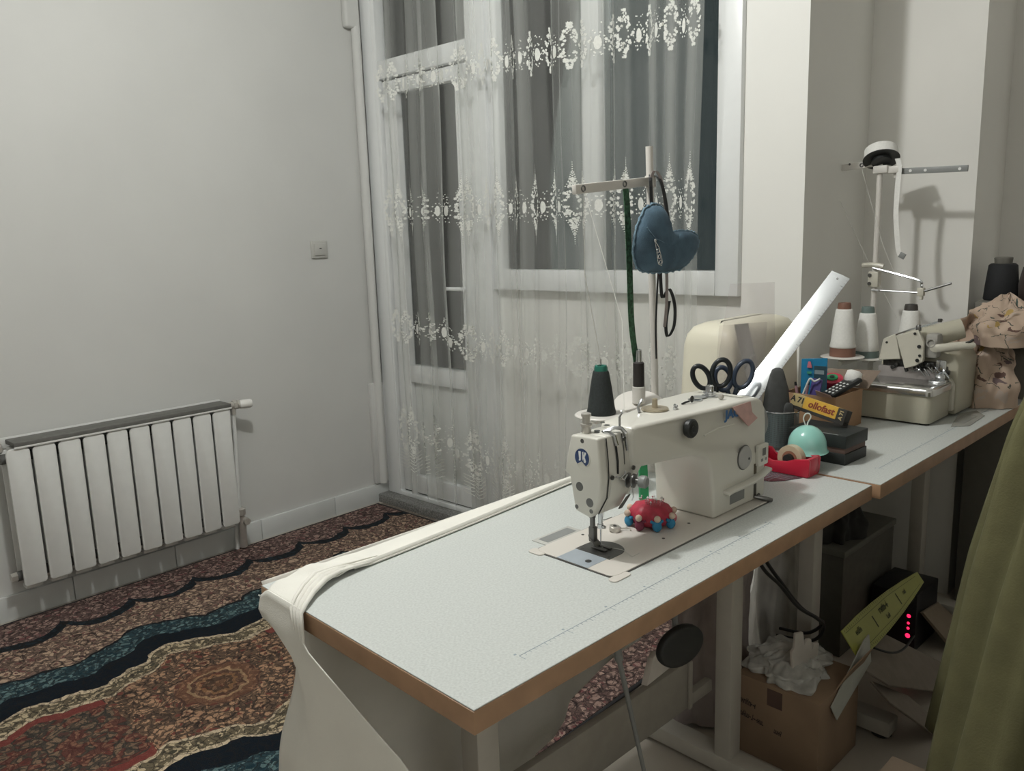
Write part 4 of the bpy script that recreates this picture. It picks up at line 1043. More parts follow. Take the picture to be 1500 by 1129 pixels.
m = MB(); m.lathe([(.012,-.0105),(.0185,-.0105),(.0185,.0105),(.012,.0105),(.012,-.0105)], (1.774,.886,.785), (1,0,0), 30, cap=False); m.build('tape_core', M_tcore, rl)
m = MB(); m.cyl((1.753,.886,.785),(1.795,.886,.785),.0118); m.build('hub', M_black, rl)
# aqua dome
M_aqua = mat('aqua_plastic', (.30,.62,.55,1), .22, var=.02, coat=.3)
dm = thing('aqua_dome', 'pale aqua dome-shaped case with a white cord loop behind the red dispenser', 'dome', (1.832,.876,.75))
DX, DY, DZ, DR = 1.832, .876, .808, .0445
m = MB(); m.lathe([(DR+.005,-.016),(DR+.001,-.0135)]+[(DR*math.cos(a), DR*math.sin(a)*1.06) for a in [0,.2,.4,.6,.8,1.0,1.2,1.35,1.48,1.56]], (DX,DY,DZ), (-.05,.0,1), 40); m.build('dome_shell', M_aqua, dm, smooth=60)
M_wcord = mat('white_cord', (.72,.74,.70,1), .6)
MB().tube(sp_pts([(DX-.001,DY+.004,DZ+.044),(DX-.003,DY+.010,DZ+.062),(DX-.002,DY+.006,DZ+.074),(DX,DY-.002,DZ+.076),(DX+.001,DY-.006,DZ+.068),(DX,DY,DZ+.054),(DX,DY+.001,DZ+.044)]), .0016, 6).build('cord_loop', M_wcord, dm, smooth=80)
m = MB(); m.lathe([(.020,.0),(.024,.006),(.0215,.018),(.025,.026),(.021,.040),(.024,.046)], (DX,DY,.7505), n=24); m.build('knitted_foot', mat('cream_knit', (.42,.38,.26,1), .9, var=.5, vscale=200, bump=.5), dm)
# black box with brown middle
M_bbox = mat('black_card', (.016,.020,.019,1), .55, var=.15)
M_bbrown = mat('brown_card', (.12,.075,.06,1), .7)
RB = Matrix.Rotation(math.radians(-2), 3, 'Z'); BC = V((1.899,.811,0)) 
def bq(a, b, z): return BC + RB @ V((a, b, z))
bb = thing('black_box', 'low black lidded box with a brown middle band beside the aqua dome', 'box', bq(.06,.07,.75), math.radians(-2))
def bbx(a0,a1,b0,b1,z0,z1,bv=.0015):
    return MB().box(bq((a0+a1)/2,(b0+b1)/2,(z0+z1)/2), (a1-a0,b1-b0,z1-z0), RB, bv)
bbx(0,.116,0,.150,.7505,.778).build('box_base', M_bbox, bb); bbx(.003,.113,.003,.147,.778,.792,.0005).build('box_band', M_bbrown, bb); bbx(-.001,.117,-.001,.151,.792,.824).build('lid', M_bbox, bb)
m = bbx(.0,.0025,.02,.06,.8235,.8245,0); m.build('lid_edge', M_gr, bb)
# yellow carton lying slanted on the black box
M_yel = mat('yellow_card', (.60,.36,.045,1), .5, var=.08, vscale=50)
M_yelp = mat('pale_yellow_card', (.45,.36,.17,1), .5)
M_rprint = mat('brown_red_print', (.20,.03,.015,1), .6)
M_bprint = mat('black_print', (.02,.018,.015,1), .6)
yc = V((1.985,.924,.8655)); yd = V((-.10,-.96,-.165)).normalized(); yn = V((-.955,.12,.27)); yn = (yn-yd*yn.dot(yd)).normalized(); yu = yd.cross(yn)*-1
if yu.z < 0: yu = -yu
YR = Matrix((yd, yn.cross(yd)*1, yn)).transposed()
ycn = thing('yellow_carton', 'narrow yellow and black carton lying tilted on top of the black box', 'carton', yc)
def yq(l, h, t): return yc + yd*l*.88 + yu*h + yn*t
def ybox(l0,l1,h0,h1,t0,t1):
    m = MB(); m.loft([[yq(l,h0,t0),yq(l,h1,t0),yq(l,h1,t1),yq(l,h0,t1)] for l in (l0,l1)], bev=.0008, seg=1); return m
ybox(-.048,.060,-.014,.017,-.028,0).build('carton_body', M_yel, ycn)
ybox(-.088,-.048,-.014,.017,-.028,0).build('carton_left_end', M_yelp, ycn)
ybox(.060,.088,-.014,.017,-.028,0).build('carton_right_end', M_bprint, ycn)
ybox(-.088,.088,-.0225,-.014,-.028,.0).build('carton_lower_band', M_bprint, ycn)
TM = lambda l, h: frame(yq(l, h, .0004), yd, yn)
text_obj('lettering', 'ollofast', .0245, TM(.010,.0015), M_rprint, ycn, .0003, .0007, .1, 1.02)
text_obj('lettering', 'A 71', .020, TM(-.068,.003), M_bprint, ycn, .0003, .0008)
text_obj('lettering', 'A 71', .013, frame(yq(.074,.001,.0004), yu, yn), M_yelp, ycn, .0003, .0006)
# transparent dark-gridded quilting ruler under the dispenser
qr = thing('quilting_ruler', 'dark gridded clear plate lying under the red tape dispenser', 'ruler', (1.716,.90,.75))
M_grid = mat('smoke_acrylic', (.075,.08,.088,1), .15, var=.05)
m = MB(); m.prism([V((x,y,.7504)) for x, y in ((1.664,.905),(1.672,.882),(1.700,.861),(1.7435,.842),(1.7435,1.0),(1.664,1.0))], (0,0,.0010)); m.build('plate', M_grid, qr)
m = MB()
for k in range(6): m.bx(1.668+.0125*k, 1.6686+.0125*k, .89 if k < 3 else .86, .995, .7514, .7516)
for k in range(9): m.bx(1.672, 1.743, .890+.0125*k, .8905+.0125*k, .7514, .7516)
m.build('grid_lines', mat('grid_white', (.35,.36,.38,1), .6), qr)

# open cardboard box with sewing odds and ends
M_card = mat('cardboard', (.36,.22,.125,1), .8, var=.05, vscale=20)
M_cardd = mat('cardboard_inside', (.20,.155,.12,1), .85, var=.06)
CX0, CX1, CY0, CY1 = 2.176, 2.352, .962, 1.120
kb = thing('cardboard_box', 'small open cardboard box of notions between the black box and overlock machine', 'box', (2.264,1.04,.75))
m = MB(); m.bx(CX0, CX1, CY0, CY1, .7505, .7545); m.build('box_bottom', M_card, kb)
for a in ((CX0,CX1,CY0,CY0+.004),(CX0,CX1,CY1-.004,CY1),(CX0,CX0+.004,CY0+.004,CY1-.004),(CX1-.004,CX1,CY0+.004,CY1-.004)):
    MB().bx(*a, .7545, .855, .0008, 1).build('box_side', M_card, kb)
m = MB(); m.prism([V((CX1,CY0-.015,.856)),V((CX1,CY1,.856)),V((CX1+.035,CY1,.895)),V((CX1+.035,CY0-.035,.905))], (.003,0,.001)); m.build('flap', M_cardd, kb)
m = MB(); m.prism([V((CX0+.004,CY0+.010,.848)),V((CX0+.004,CY0+.055,.848)),V((CX0-.012,CY0+.055,.872)),V((CX0-.012,CY0+.012,.862))], (.0025,0,.001)); m.build('flap', mat('cardboard_pink', (.40,.27,.22,1), .85), kb)
M_fill = mat('fabric_scraps', (.20,.15,.13,1), .95, var=.4, vscale=40)
m = MB(); m.grid(lambda u, v: (CX0+.006+(CX1-CX0-.012)*u, CY0+.006+(CY1-CY0-.012)*v, .822+.010*fbm(u*5, v*5, 1)), 24, 24)
o = tag(m.build('fabric_scraps', M_fill, None, smooth=80, solid=.004), 'loose dull scraps filling the small open cardboard box', 'scraps'); o['kind'] = 'stuff'
# its contents
M_bluep = mat('blue_packet', (.02,.20,.38,1), .3, var=.10, vscale=40)
pk_ = thing('blue_packet', 'bright blue sewing packet standing upright in the cardboard box', 'packet', (2.262,1.068,.83))
m = MB(); m.prism([V((2.245,1.100,.828)),V((2.262,1.030,.828)),V((2.262,1.030,.950)),V((2.245,1.100,.944))], (.006,.0015,0), .001, 1); m.build('packet', M_bluep, pk_)
m = MB(); m.prism([V((2.2525,1.064,.840)),V((2.2605,1.031,.840)),V((2.2605,1.031,.926)),V((2.2525,1.064,.926))], (-.0015,-.0003,0)); lb = m.build('dark_label', mat('packet_dark', (.03,.07,.09,1), .4), pk_)
m = MB(); m.prism([V((2.251,1.0615,.902)),V((2.257,1.036,.902)),V((2.257,1.036,.914)),V((2.251,1.0615,.914))], (-.001,-.0002,0)); m.build('label_line', mat('packet_grey', (.22,.28,.30,1), .5), lb)
m = MB(); m.prism([V((2.2455,1.082,.920)),V((2.2487,1.069,.920)),V((2.2480,1.073,.938)),V((2.2464,1.080,.938))], (-.0012,-.0003,0)); m.build('pink_print', M_doll[2], pk_)
m = MB(); m.prism([V((2.2455,1.082,.902)),V((2.2485,1.070,.902)),V((2.2485,1.070,.909)),V((2.2455,1.082,.909))], (-.0012,-.0003,0)); m.build('green_print', M_doll[3], pk_)
M_purp = mat('purple_card', (.07,.055,.20,1), .5, var=.08)
tag(MB().box((2.205,1.035,.866), (.006,.034,.062), Matrix.Rotation(-.25,3,'Z')@Matrix.Rotation(.2,3,'Y'), .001).build('purple_card', M_purp, None), 'small dark purple card in the front of the cardboard box', 'card')
wb = MB(); wb.tube(sp_pts([(2.185,1.068,.838),(2.188,1.052,.885),(2.190,1.045,.899),(2.194,1.035,.892),(2.197,1.026,.896),(2.199,1.020,.90)]), .0028, 6)
tag(wb.build('white_cord', M_wcord, None, smooth=80), 'bent white cord in front of the small purple card', 'cord')
for (x, y, zt, tx, ty, c, nm) in ((2.20,1.096,.893,-.01,.03,(.12,.05,.06,1),'dark red pen with a black end leaning in the cardboard box'),(2.205,1.080,.884,-.01,.012,(.40,.24,.26,1),'dull pink pencil upright in the cardboard box'),(2.208,1.070,.888,.0,-.012,(.34,.20,.24,1),'mauve pencil leaning toward the purple card')):
    pn_ = thing('pencil', nm, 'pencil', (x,y,.82))
    p1 = V((x+tx,y+ty,zt)); p0 = V((x,y,.80)); m = MB(); m.cyl(p0, p0.lerp(p1,.88), .0042, n=8); m.build('shaft', mat('pencil_paint', c, .45), pn_)
    m = MB(); m.cyl(p0.lerp(p1,.88), p1, .0042, .003, 8); m.build('pencil_end', M_black, pn_)
rm = thing('remote_control', 'black keypad with rows of white keys tilted in the cardboard box', 'remote', (2.275,1.00,.85))
RK = Matrix.Rotation(-.5,3,'Z')@Matrix.Rotation(-.42,3,'Y')
KC = V((2.285,.994,.866))
m = MB(); m.box(KC, (.105,.052,.012), RK, .003); m.build('case', M_black, rm)
k_ = 0
for i in range(5):
    for j in range(3):
        m = MB(); m.box(KC+RK@V((-.042+.013*i, -.015+.015*j, .0066)), (.006,.007,.002), RK, .0008, 1); m.build('key', M_white, rm)
m = MB(); m.box(KC+RK@V((.036,0,.0063)), (.018,.030,.001), RK); m.build('screen', M_gr, rm)
rr_ = thing('thread_reel', 'pink and red ribbon reel with a green centre in the cardboard box', 'reel', (2.335,1.045,.86))
m = MB(); m.lathe([(.010,-.012),(.030,-.012),(.0305,0),(.030,.012),(.010,.012)], (2.322,1.040,.872), (-.35,-.1,.9), 30); m.build('ribbon_coil', M_red, rr_)
m = MB(); m.lathe([(.016,.0122),(.016,.016),(.009,.0165)], (2.322,1.040,.872), (-.35,-.1,.9), 24); m.build('reel_core', M_green, rr_)
m = MB(); m.lathe([(.007,.0166),(.007,.018)], (2.322,1.040,.872), (-.35,-.1,.9), 16); m.build('core_hole', M_black, rr_)
m = MB(); m.lathe([(.010,-.009),(.026,-.009),(.0265,0),(.026,.009),(.010,.009)], (2.300,1.078,.864), (-.4,.1,.9), 26); tag(m.build('ribbon_coil', M_pink, None), 'pale pink ribbon coil beside the blue packet', 'ribbon coil')
M_wthread = mat('white_thread', (.80,.80,.77,1), .8, var=.04, vscale=150, bump=.2, bscale=400)
m = MB(); m.lathe([(.014,0),(.021,.004),(.0235,.020),(.021,.038),(.012,.043)], (2.325,.985,.868), (.25,-.15,1), 26)
tag(m.build('thread_ball', M_wthread, None, smooth=60), 'small white thread reel tipped in the cardboard box by the overlock machine', 'thread reel')

# ------------------------------------------------------------------ overlock machine
M_ov = mat('overlock_enamel', (.47,.45,.36,1), .35, var=.03, vscale=8)
M_ovp = mat('overlock_plate', (.58,.56,.48,1), .35, var=.02)
M_ovtop = mat('polished_plate', (.66,.66,.64,1), .2, metal=.9, var=.05)
M_work = mat('oily_works', (.05,.05,.048,1), .4, metal=.5, var=.5, vscale=90)
ov = thing('overlock_machine', 'beige overlock machine with polished table plate on the far sewing table', 'overlock machine', (2.53,.89,.75))
m = MB(); m.loft([[V((x,y,.756)) for x,y in rrect(2.425,2.60,.800,1.010,.018)], [V((x,y,.838)) for x,y in rrect(2.420,2.60,.797,1.012,.018)]], bev=.002); m.build('base', M_ov, ov)
m = MB()
for (x, y) in ((2.45,.82),(2.45,.99),(2.74,.82),(2.74,.99)): m = MB(); m.lathe([(.014,0),(.014,.007)], (x,y,.7503), n=14); m.build('rubber_foot', M_rub, ov)
m = MB(); m.loft([[V((x,y,z)) for x,y in rrect(2.416+e,2.606-e,.792+e,1.016-e,.02)] for z, e in ((.838,.0),(.850,.0),(.8565,.002),(.860,.007))]); m.build('table_plate', M_ovtop, ov, smooth=50)
# tall rear body with arm
m = MB(); m.loft([[V((2.60,y,z)) for y,z in ((.785,.756),(.785,.905),(.800,.935),(.84,.945),(.985,.935),(1.01,.90),(1.012,.756))], [V((2.77,y,z)) for y,z in ((.785,.756),(.785,.915),(.800,.945),(.84,.955),(.985,.945),(1.01,.91),(1.012,.756))]], bev=.006); m.build('rear_body', M_ov, ov, smooth=50)
m = MB(); m.prism([V((2.598,.789,.77)),V((2.598,.812,.77)),V((2.598,.822,.855)),V((2.598,.800,.868)),V((2.598,.789,.85))], (-.020,0,0), .003); m.build('side_cover', M_ovp, ov)
m = MB(); m.bx(2.565,2.60,.835,1.005,.858,.892,.004); m.build('works_bed', mat('grey_cast', (.26,.24,.23,1), .5, var=.1), ov)
m = MB(); m.bx(2.575,2.60,.845,.995,.890,.912,.003)
rw = random.Random(9)
for k in range(16): m.box((2.572+rw.uniform(-.012,.004), rw.uniform(.80,.995), rw.uniform(.885,.915)), (.016,.014,.010), Matrix.Rotation(rw.uniform(0,3),3,'X'), .002, 1)
o = m.build('loopers', M_work, ov)
for k in range(9):
    m = MB(); y = .795+.011*k; m.tube([(2.555,y,.872+rw.uniform(0,.02)), (2.545,y+.012,.884+rw.uniform(0,.02)), (2.56,y+.018,.90)], .0026, 6); m.build('looper_rod', M_chrome, ov)
# two screwed front plates and the needle arm
m = MB(); m.prism([V((2.572,1.003,.909)),V((2.572,.936,.917)),V((2.572,.956,.994)),V((2.572,.992,.976))], (-.012,0,0), .002, 1); p_ = m.build('left_plate', M_ovp, ov)
m = MB(); m.lathe([(.0035,0),(.0035,.002)], (2.5598,.980,.966), (-1,0,0), 12); m.build('plate_screw', M_black, p_)
m = MB(); m.prism([V((2.560,.918,.892)),V((2.560,.888,.902)),V((2.560,.866,.918)),V((2.560,.868,.975)),V((2.560,.886,1.012)),V((2.560,.948,.990))], (-.016,0,0), .002, 1); p_ = m.build('right_plate', M_ovp, ov)
for (y, z, r) in ((.893,1.000,.004),(.879,.962,.0055),(.876,.935,.004),(.882,.920,.0055)):
    MB().lathe([(r,0),(r,.003)], (2.5438,y,z), (-1,0,0), 12).build('plate_screw', M_black, p_)
m = MB(); m.tube([(2.548,.918,.90),(2.546,.925,.96),(2.548,.936,.988)], .0022, 6); m.build('plate_rib', M_ov, p_)
m = MB(); m.cyl((2.585,.93,.965),(2.66,.80,1.010), .034, .030, 24); m.build('needle_arm', M_ov, ov, smooth=50)
m = MB(); m.bx(2.565,2.62,.835,.872,.925,1.0,.010); m.ring((2.562,.853,.972), .012, .003, (-1,0,0), 18, 6); m.build('arm_joint', mat('grey_enamel', (.36,.35,.32,1), .5), ov)
m = MB(); m.tube([(2.552,.952,.992),(2.552,.905,1.012),(2.556,.865,1.026),(2.565,.825,1.042)], .0028, 6); m.build('guide_rail', M_chrome, ov)
m = MB(); m.lathe([(.008,0),(.008,.014),(.005,.018)], (2.556,.888,1.008), n=12); m.build('tension_stud', M_dsteel, ov)
m = MB(); m.lathe([(.006,0),(.006,.010)], (2.562,.832,1.036), n=12); m.build('tension_stud', M_dsteel, ov)
m = MB(); m.loft([[V((2.56+.05*k/6, .838-.075*k/6-.018*math.cos(a), .958+.010*k/6+.012*math.sin(a))) for a in [2*PI*j/12 for j in range(12)]] for k in range(7)]); m.build('presser_arm', M_ovp, ov, smooth=60)
m = MB(); m.tube([(2.60,.775,.972),(2.606,.760,.978),(2.61,.752,.985)], .004, 6); m.build('thumb_lever', M_work, ov)
m = MB(); m.bx(2.548,2.566,.806,.832,.862,.925,.004); m.bx(2.535,2.572,.800,.845,.860,.866,.001); m.build('presser_foot', M_chrome, ov)

# overlock thread stand
os_ = thing('thread_stand', 'tall overlock thread stand with double arms in the wall recess', 'thread stand', (2.78,1.115,.75))
PX, PY = 2.78, 1.115
m = MB(); m.lathe([(.03,0),(.03,.005),(.012,.012),(.012,.03)], (PX,PY,.7502), n=24); m.build('base', M_stand, os_)
m = MB(); m.cyl((PX,PY,.765),(PX,PY,1.50), .0088, n=16); m.build('pole', M_stand, os_)
m = MB(); m.tube([(2.56,1.125,.885),(2.66,1.12,.885),(PX,PY,.885),(2.79,1.00,.885)], .008, 10); m.cyl((PX,PY,.865),(PX,PY,.905),.016); m.build('spool_frame', M_stand, os_)
plates = ((2.578,1.125,.905),(2.690,1.095,.890),(2.800,1.000,.895))
for (x, y, z) in plates:
    m = MB(); m.lathe([(.010,-.014),(.014,-.004),(.064,.0),(.067,.002),(.064,.004),(.012,.004)], (x,y,z), n=40); dk = m.build('spool_plate', M_stand, os_)
    MB().cyl((x,y,z+.003),(x,y,z+.14), .003, .002, 8).build('spool_pin', M_chrome, dk)
# upper clamp and arms
m = MB(); m.bx(2.762,2.80,1.085,1.132,1.487,1.512,.004); m.bx(2.77,2.80,1.05,1.09,1.485,1.508,.004); m.lathe([(.006,0),(.006,.02)], (2.79,1.068,1.47)); m.build('clamp', M_stand, os_)
m = MB(); m.box((2.776,1.208,1.5165), (.008,.205,.020), Matrix.Rotation(-.055,3,'X'), .001); ar = m.build('guide_arm', M_stand, os_)
for y, z in ((1.290,1.512),(1.172,1.5185),(1.212,1.524)):
    MB().ring((2.770,y,z), .0055 if y != 1.212 else .002, .0018, (-1,0,0), 16, 6).build('guide_eyelet', M_dsteel, ar)
m = MB(); m.box((2.785,.955,1.487), (.008,.205,.019), Matrix.Rotation(.03,3,'X'), .001); ar = m.build('guide_arm', M_gr, os_)
for y, z in ((1.02,1.489),(.975,1.4875),(.875,1.484)):
    MB().lathe([(.0045,0),(.0045,.0006)], (2.7806,y,z), (-1,0,0), 14).build('guide_hole', M_white, ar)
# lower clamp with bent rods
m = MB(); m.tube([(2.775,1.155,1.190),(2.772,1.13,1.192),(2.772,1.10,1.190),(2.773,1.085,1.186)], .008, 8); m.bx(2.765,2.795,1.098,1.132,1.118,1.170,.004); m.build('clamp', M_ovp, os_)
for z in (1.158,1.130): MB().lathe([(.006,0),(.006,.004)], (2.7645,1.125,z), (-1,0,0), 12).build('clamp_screw', M_dsteel, os_)
m = MB(); m.tube(sp_pts([(2.768,1.118,1.182),(2.765,1.04,1.163),(2.765,.968,1.143),(2.765,.960,1.130),(2.765,.958,1.117)]), .0042, 8); m.build('bent_rod', M_chrome, os_)
m = MB(); m.tube([(2.765,1.118,1.109),(2.765,.965,1.104)], .0028, 8); m.ball((2.765,1.092,1.108), .0045, 10); m.build('cross_rod', M_chrome, os_)
m = MB(); m.bx(2.756,2.774,.950,.970,1.094,1.120,.002); m.bx(2.758,2.772,.954,.962,1.082,1.094,.001); m.build('rod_block', M_ovp, os_)
m = MB(); m.tube([(2.760,.948,1.110),(2.765,.872,1.136)], .0038, 8); m.build('side_rod', M_dsteel, os_)
M_bcap = mat('brown_cone_plastic', (.20,.10,.07,1), .5); M_gcap = mat('grey_green_cone', (.14,.19,.18,1), .5); M_dcap = mat('charcoal_cone', (.06,.055,.05,1), .5)
for (x, y, z), cp_, lb, fo in zip(plates, (M_bcap, M_gcap, M_dcap), ('white thread cone with a brown tip and foot on the overlock stand','white thread cone with a grey-green tip behind the brown-tipped one','white thread cone with a charcoal tip just left of the overlock head'), (.028,.022,.02)):
    cone('thread_cone', lb, x, y, z+.0043, .0405, .0255, .124, M_wthread, cp_, 'white cones on the overlock stand', .020, fo)
# threads from the stand
def thr(label, pts):
    m = MB(); m.tube(pts, .0007, 5); tag(m.build('overlock_thread', M_thread, None), label, 'thread')
thr('fine thread slanting from the outer eyelet of the overlock stand down to the right', [(2.768,1.290,1.506),(2.772,1.120,1.172),(2.762,1.03,1.02)])
thr('fine thread slanting from the inner eyelet of the overlock stand', [(2.768,1.172,1.512),(2.755,1.085,1.26),(2.75,1.02,1.12)])
# roll of white tape hung on the stand top, tail hanging down
tr = thing('tape_roll', 'white tape roll with dark underside tilted on top of the overlock stand', 'tape roll', (2.78,1.112,1.515))
ax = V((.42,.26,.87)).normalized()
m = MB(); m.lathe([(.020,0),(.052,0),(.0525,.002),(.050,.034),(.047,.0365),(.020,.0365)], (2.768,1.108,1.532), ax, 40); m.build('tape', M_wthread, tr)
m = MB(); m.lathe([(.018,-.002),(.056,-.002),(.056,.0),(.018,.0)], V((2.768,1.108,1.5317)), ax, 40); m.lathe([(.030,-.012),(.030,-.002)], V((2.768,1.108,1.5317)), ax, 24); m.build('dark_flange', M_black, tr)
m = ribbon(sp_pts([(2.772,1.058,1.53),(2.77,1.050,1.50),(2.77,1.052,1.45),(2.77,1.053,1.36),(2.77,1.046,1.29),(2.77,1.040,1.245),(2.77,1.030,1.215)]), .017, (.25,1,.0)); m.build('tape_tail', M_wthread, tr, smooth=80)
MB().box((2.769,1.026,1.222), (.004,.020,.018), Matrix.Rotation(.5,3,'X'), .001).build('tail_clip', M_gr, tr)

# dark reference plate and clear tray on the far table right of the overlock
m = MB(); m.prism([V((x,y,.7503)) for x, y in ((2.46,.752),(2.50,.715),(2.66,.722),(2.72,.762),(2.64,.788))], (0,0,.002), .0006, 1)
fp = thing('plastic_pad', 'flat greyish clear plastic pad on the far table in front of the overlock machine', 'pad', (2.58,.75,.75)); m.build('pad', mat('grey_clear_pad', (.36,.36,.33,1), .25, var=.06, vscale=20), fp)
MB().bx(2.52,2.63,.735,.765,.7523,.7535,.0004).build('pad_label', mat('pad_dull', (.26,.26,.235,1), .4), fp)
# floral cloth heap
def floral_mat():
    m, nt, out = new_mat('floral_fabric'); L = nt.links
    tc = N(nt, 'ShaderNodeTexCoord')
    nz = N(nt, 'ShaderNodeTexNoise', Scale=14., Detail=3.); L.new(tc.outputs['UV'], nz.inputs['Vector'])
    va = N(nt, 'ShaderNodeVectorMath', operation='MULTIPLY_ADD'); L.new(nz.outputs['Color'], va.inputs[0]); va.inputs[1].default_value = (.09,.09,.09); L.new(tc.outputs['UV'], va.inputs[2])
    v = N(nt, 'ShaderNodeTexVoronoi', Scale=13.); L.new(va.outputs[0], v.inputs['Vector'])
    v2 = N(nt, 'ShaderNodeTexVoronoi', Scale=30.); L.new(va.outputs[0], v2.inputs['Vector'])
    sc = N(nt, 'ShaderNodeSeparateColor'); L.new(v.outputs['Color'], sc.inputs[0]); s2 = N(nt, 'ShaderNodeSeparateColor'); L.new(v2.outputs['Color'], s2.inputs[0])
    base = (.50,.385,.30,1)
    pal = ramp(nt, [(0,(.13,.075,.06,1)),(.25,(.42,.29,.10,1)),(.45,(.055,.085,.075,1)),(.65,(.17,.12,.12,1)),(.85,(.48,.40,.34,1))], 'CONSTANT'); L.new(sc.outputs[1], pal.inputs[0])
    f = math_n(nt, 'MULTIPLY', math_n(nt, 'LESS_THAN', v.outputs['Distance'], .36), math_n(nt, 'MULTIPLY', math_n(nt, 'GREATER_THAN', sc.outputs[0], .30), math_n(nt, 'GREATER_THAN', s2.outputs[0], .30)))
    ve = N(nt, 'ShaderNodeTexVoronoi', Scale=11.); ve.feature = 'DISTANCE_TO_EDGE'; L.new(va.outputs[0], ve.inputs['Vector'])
    stem = math_n(nt, 'MULTIPLY', math_n(nt, 'LESS_THAN', ve.outputs['Distance'], .022), math_n(nt, 'GREATER_THAN', s2.outputs[1], .45))
    a = N(nt, 'ShaderNodeMix', data_type='RGBA'); a.inputs[6].default_value = base; a.inputs[7].default_value = (.07,.08,.065,1); L.new(stem, a.inputs[0])
    b = N(nt, 'ShaderNodeMix', data_type='RGBA'); L.new(f, b.inputs[0]); L.new(a.outputs[2], b.inputs[6]); L.new(pal.outputs[0], b.inputs[7])
    p = N(nt, 'ShaderNodeBsdfPrincipled', Roughness=.85); L.new(b.outputs[2], p.inputs['Base Color']); L.new(p.outputs[0], out.inputs[0]); return m
M_floral = floral_mat()
def heap(label, cx_, cy_, z0, rx, ry, h, seed, mt=None, uvs=1.0, ro=.5, pw=2.2):
    nu, nv = 110, 46
    def fn(u, v):
        a = 2*PI*u; k = v
        r = (1-k**pw)*.92+.08*(1-k)
        fold = .15*math.sin(3*a+seed+2*k)+ro*(.12*math.sin(7*a+2*seed-3*k)+.05*math.sin(13*a+4*k))
        r *= 1+fold*(.35+.65*(1-k))*.8
        z = z0+h*(k**.62)*(1+.10*fbm(2*math.cos(a)+seed, 2*math.sin(a), k*3))+.020*ro*fbm(3*math.cos(a)+seed, 3*math.sin(a), k*4, 2)*min(1,k*5)
        lean = .05*k*math.sin(seed)
        q = .045*ro*fbm(2.5*math.cos(a), 2.5*math.sin(a)+seed, 3.5*k, 2)*min(1, 4*(1-k)+.1)
        return (cx_+rx*r*math.cos(a)+lean+q*math.cos(a), cy_+ry*r*math.sin(a)+q*math.sin(a), max(z0+.001, z))
    m = MB(); m.grid(fn, nu, nv, True)
    uvl = m.bm.loops.layers.uv.new('UVMap'); m.bm.verts.index_update()
    for f in m.bm.faces:
        us = [(l.vert.index//nv)/nu for l in f.loops]; wrap = max(us)-min(us) > .5
        for l in f.loops:
            u = (l.vert.index//nv)/nu; v = (l.vert.index % nv)/(nv-1)
            if wrap and u < .5: u += 1
            l[uvl].uv = (u*1.1*uvs, v*.5*uvs)
    return tag(m.build('fabric_pile', mt or M_floral, None, smooth=180), label, 'fabric')
heap('pinkish floral fabric crumpled on the far table right of the overlock machine', 2.868,.805,.7503,.125,.108,.25,1.3)
heap('floral fabric bundled on top at the far right end of the table', 2.91,.735,.945,.155,.13,.150,4.1)
M_nude = mat('nude_sheer_fabric', (.40,.30,.23,1), .8, var=.08)
m = MB()
def nude(u, v):
    return (2.76+.10*u+.02*math.sin(9*v), .90-.16*u+.014*math.sin(14*u+6*v), .985-.03*v*v+.055*math.sin(PI*u*.9)*(1-v)-.17*v*(.6+.4*math.sin(5*u)))
m.grid(nude, 30, 24); tag(m.build('sheer_fabric', M_nude, None, smooth=180, solid=.002), 'plain beige fabric end draped beside the overlock arm onto the floral heap', 'fabric')
# items at the end of the far table
M_gbox = mat('grey_green_box', (.15,.145,.125,1), .7)
sb = MB(); sb.bx(2.985,3.20,.68,.865,.0,1.062,.003)
tag(sb.build('cabinet', M_gbox, None), 'dull grey cabinet standing in the corner past the end of the far table', 'cabinet')
M_black_th = mat('black_cone_thread', (.012,.013,.015,1), .8, var=.2)
bcn = thing('thread_cone', 'large black thread cone with a grey cap on the cabinet in the corner', 'thread cone', (3.08,.815,1.0625))
m = MB(); m.lathe([(.050,0),(.053,.004),(.050,.045),(.043,.115),(.036,.121)], (3.08,.815,1.0625), n=30); m.build('thread', M_black_th, bcn, smooth=60)
m = MB(); m.lathe([(.026,0),(.028,.018),(.026,.021)], (3.08,.815,1.1835), n=24); m.build('cap', M_gbox, bcn)
bc2 = thing('thread_cone', 'shorter black thread cone half hidden right of the grey-capped black cone', 'thread cone', (3.10,.735,1.0625))
m = MB(); m.lathe([(.036,0),(.037,.004),(.034,.06),(.028,.094),(.020,.098)], (3.10,.735,1.0625), n=30); m.build('thread', M_black_th, bc2, smooth=60)
M_bag = mat('dark_brown_vinyl', (.035,.026,.024,1), .35, var=.15)
m = MB(); loops = []
for z, w in ((.925,.04),(.95,.066),(1.0,.070),(1.05,.060),(1.08,.035),(1.09,.012)):
    loops.append([V((2.90+w*.55*math.cos(2*PI*k/22), .655+w*math.sin(2*PI*k/22)*(1+.06*math.sin(5*k)), z+.125+.006*math.sin(3*k))) for k in range(22)])
tag(MB().loft(loops).build('bag', M_bag, None, smooth=80), 'dark brown vinyl bag at the right edge above the floral fabric', 'bag')

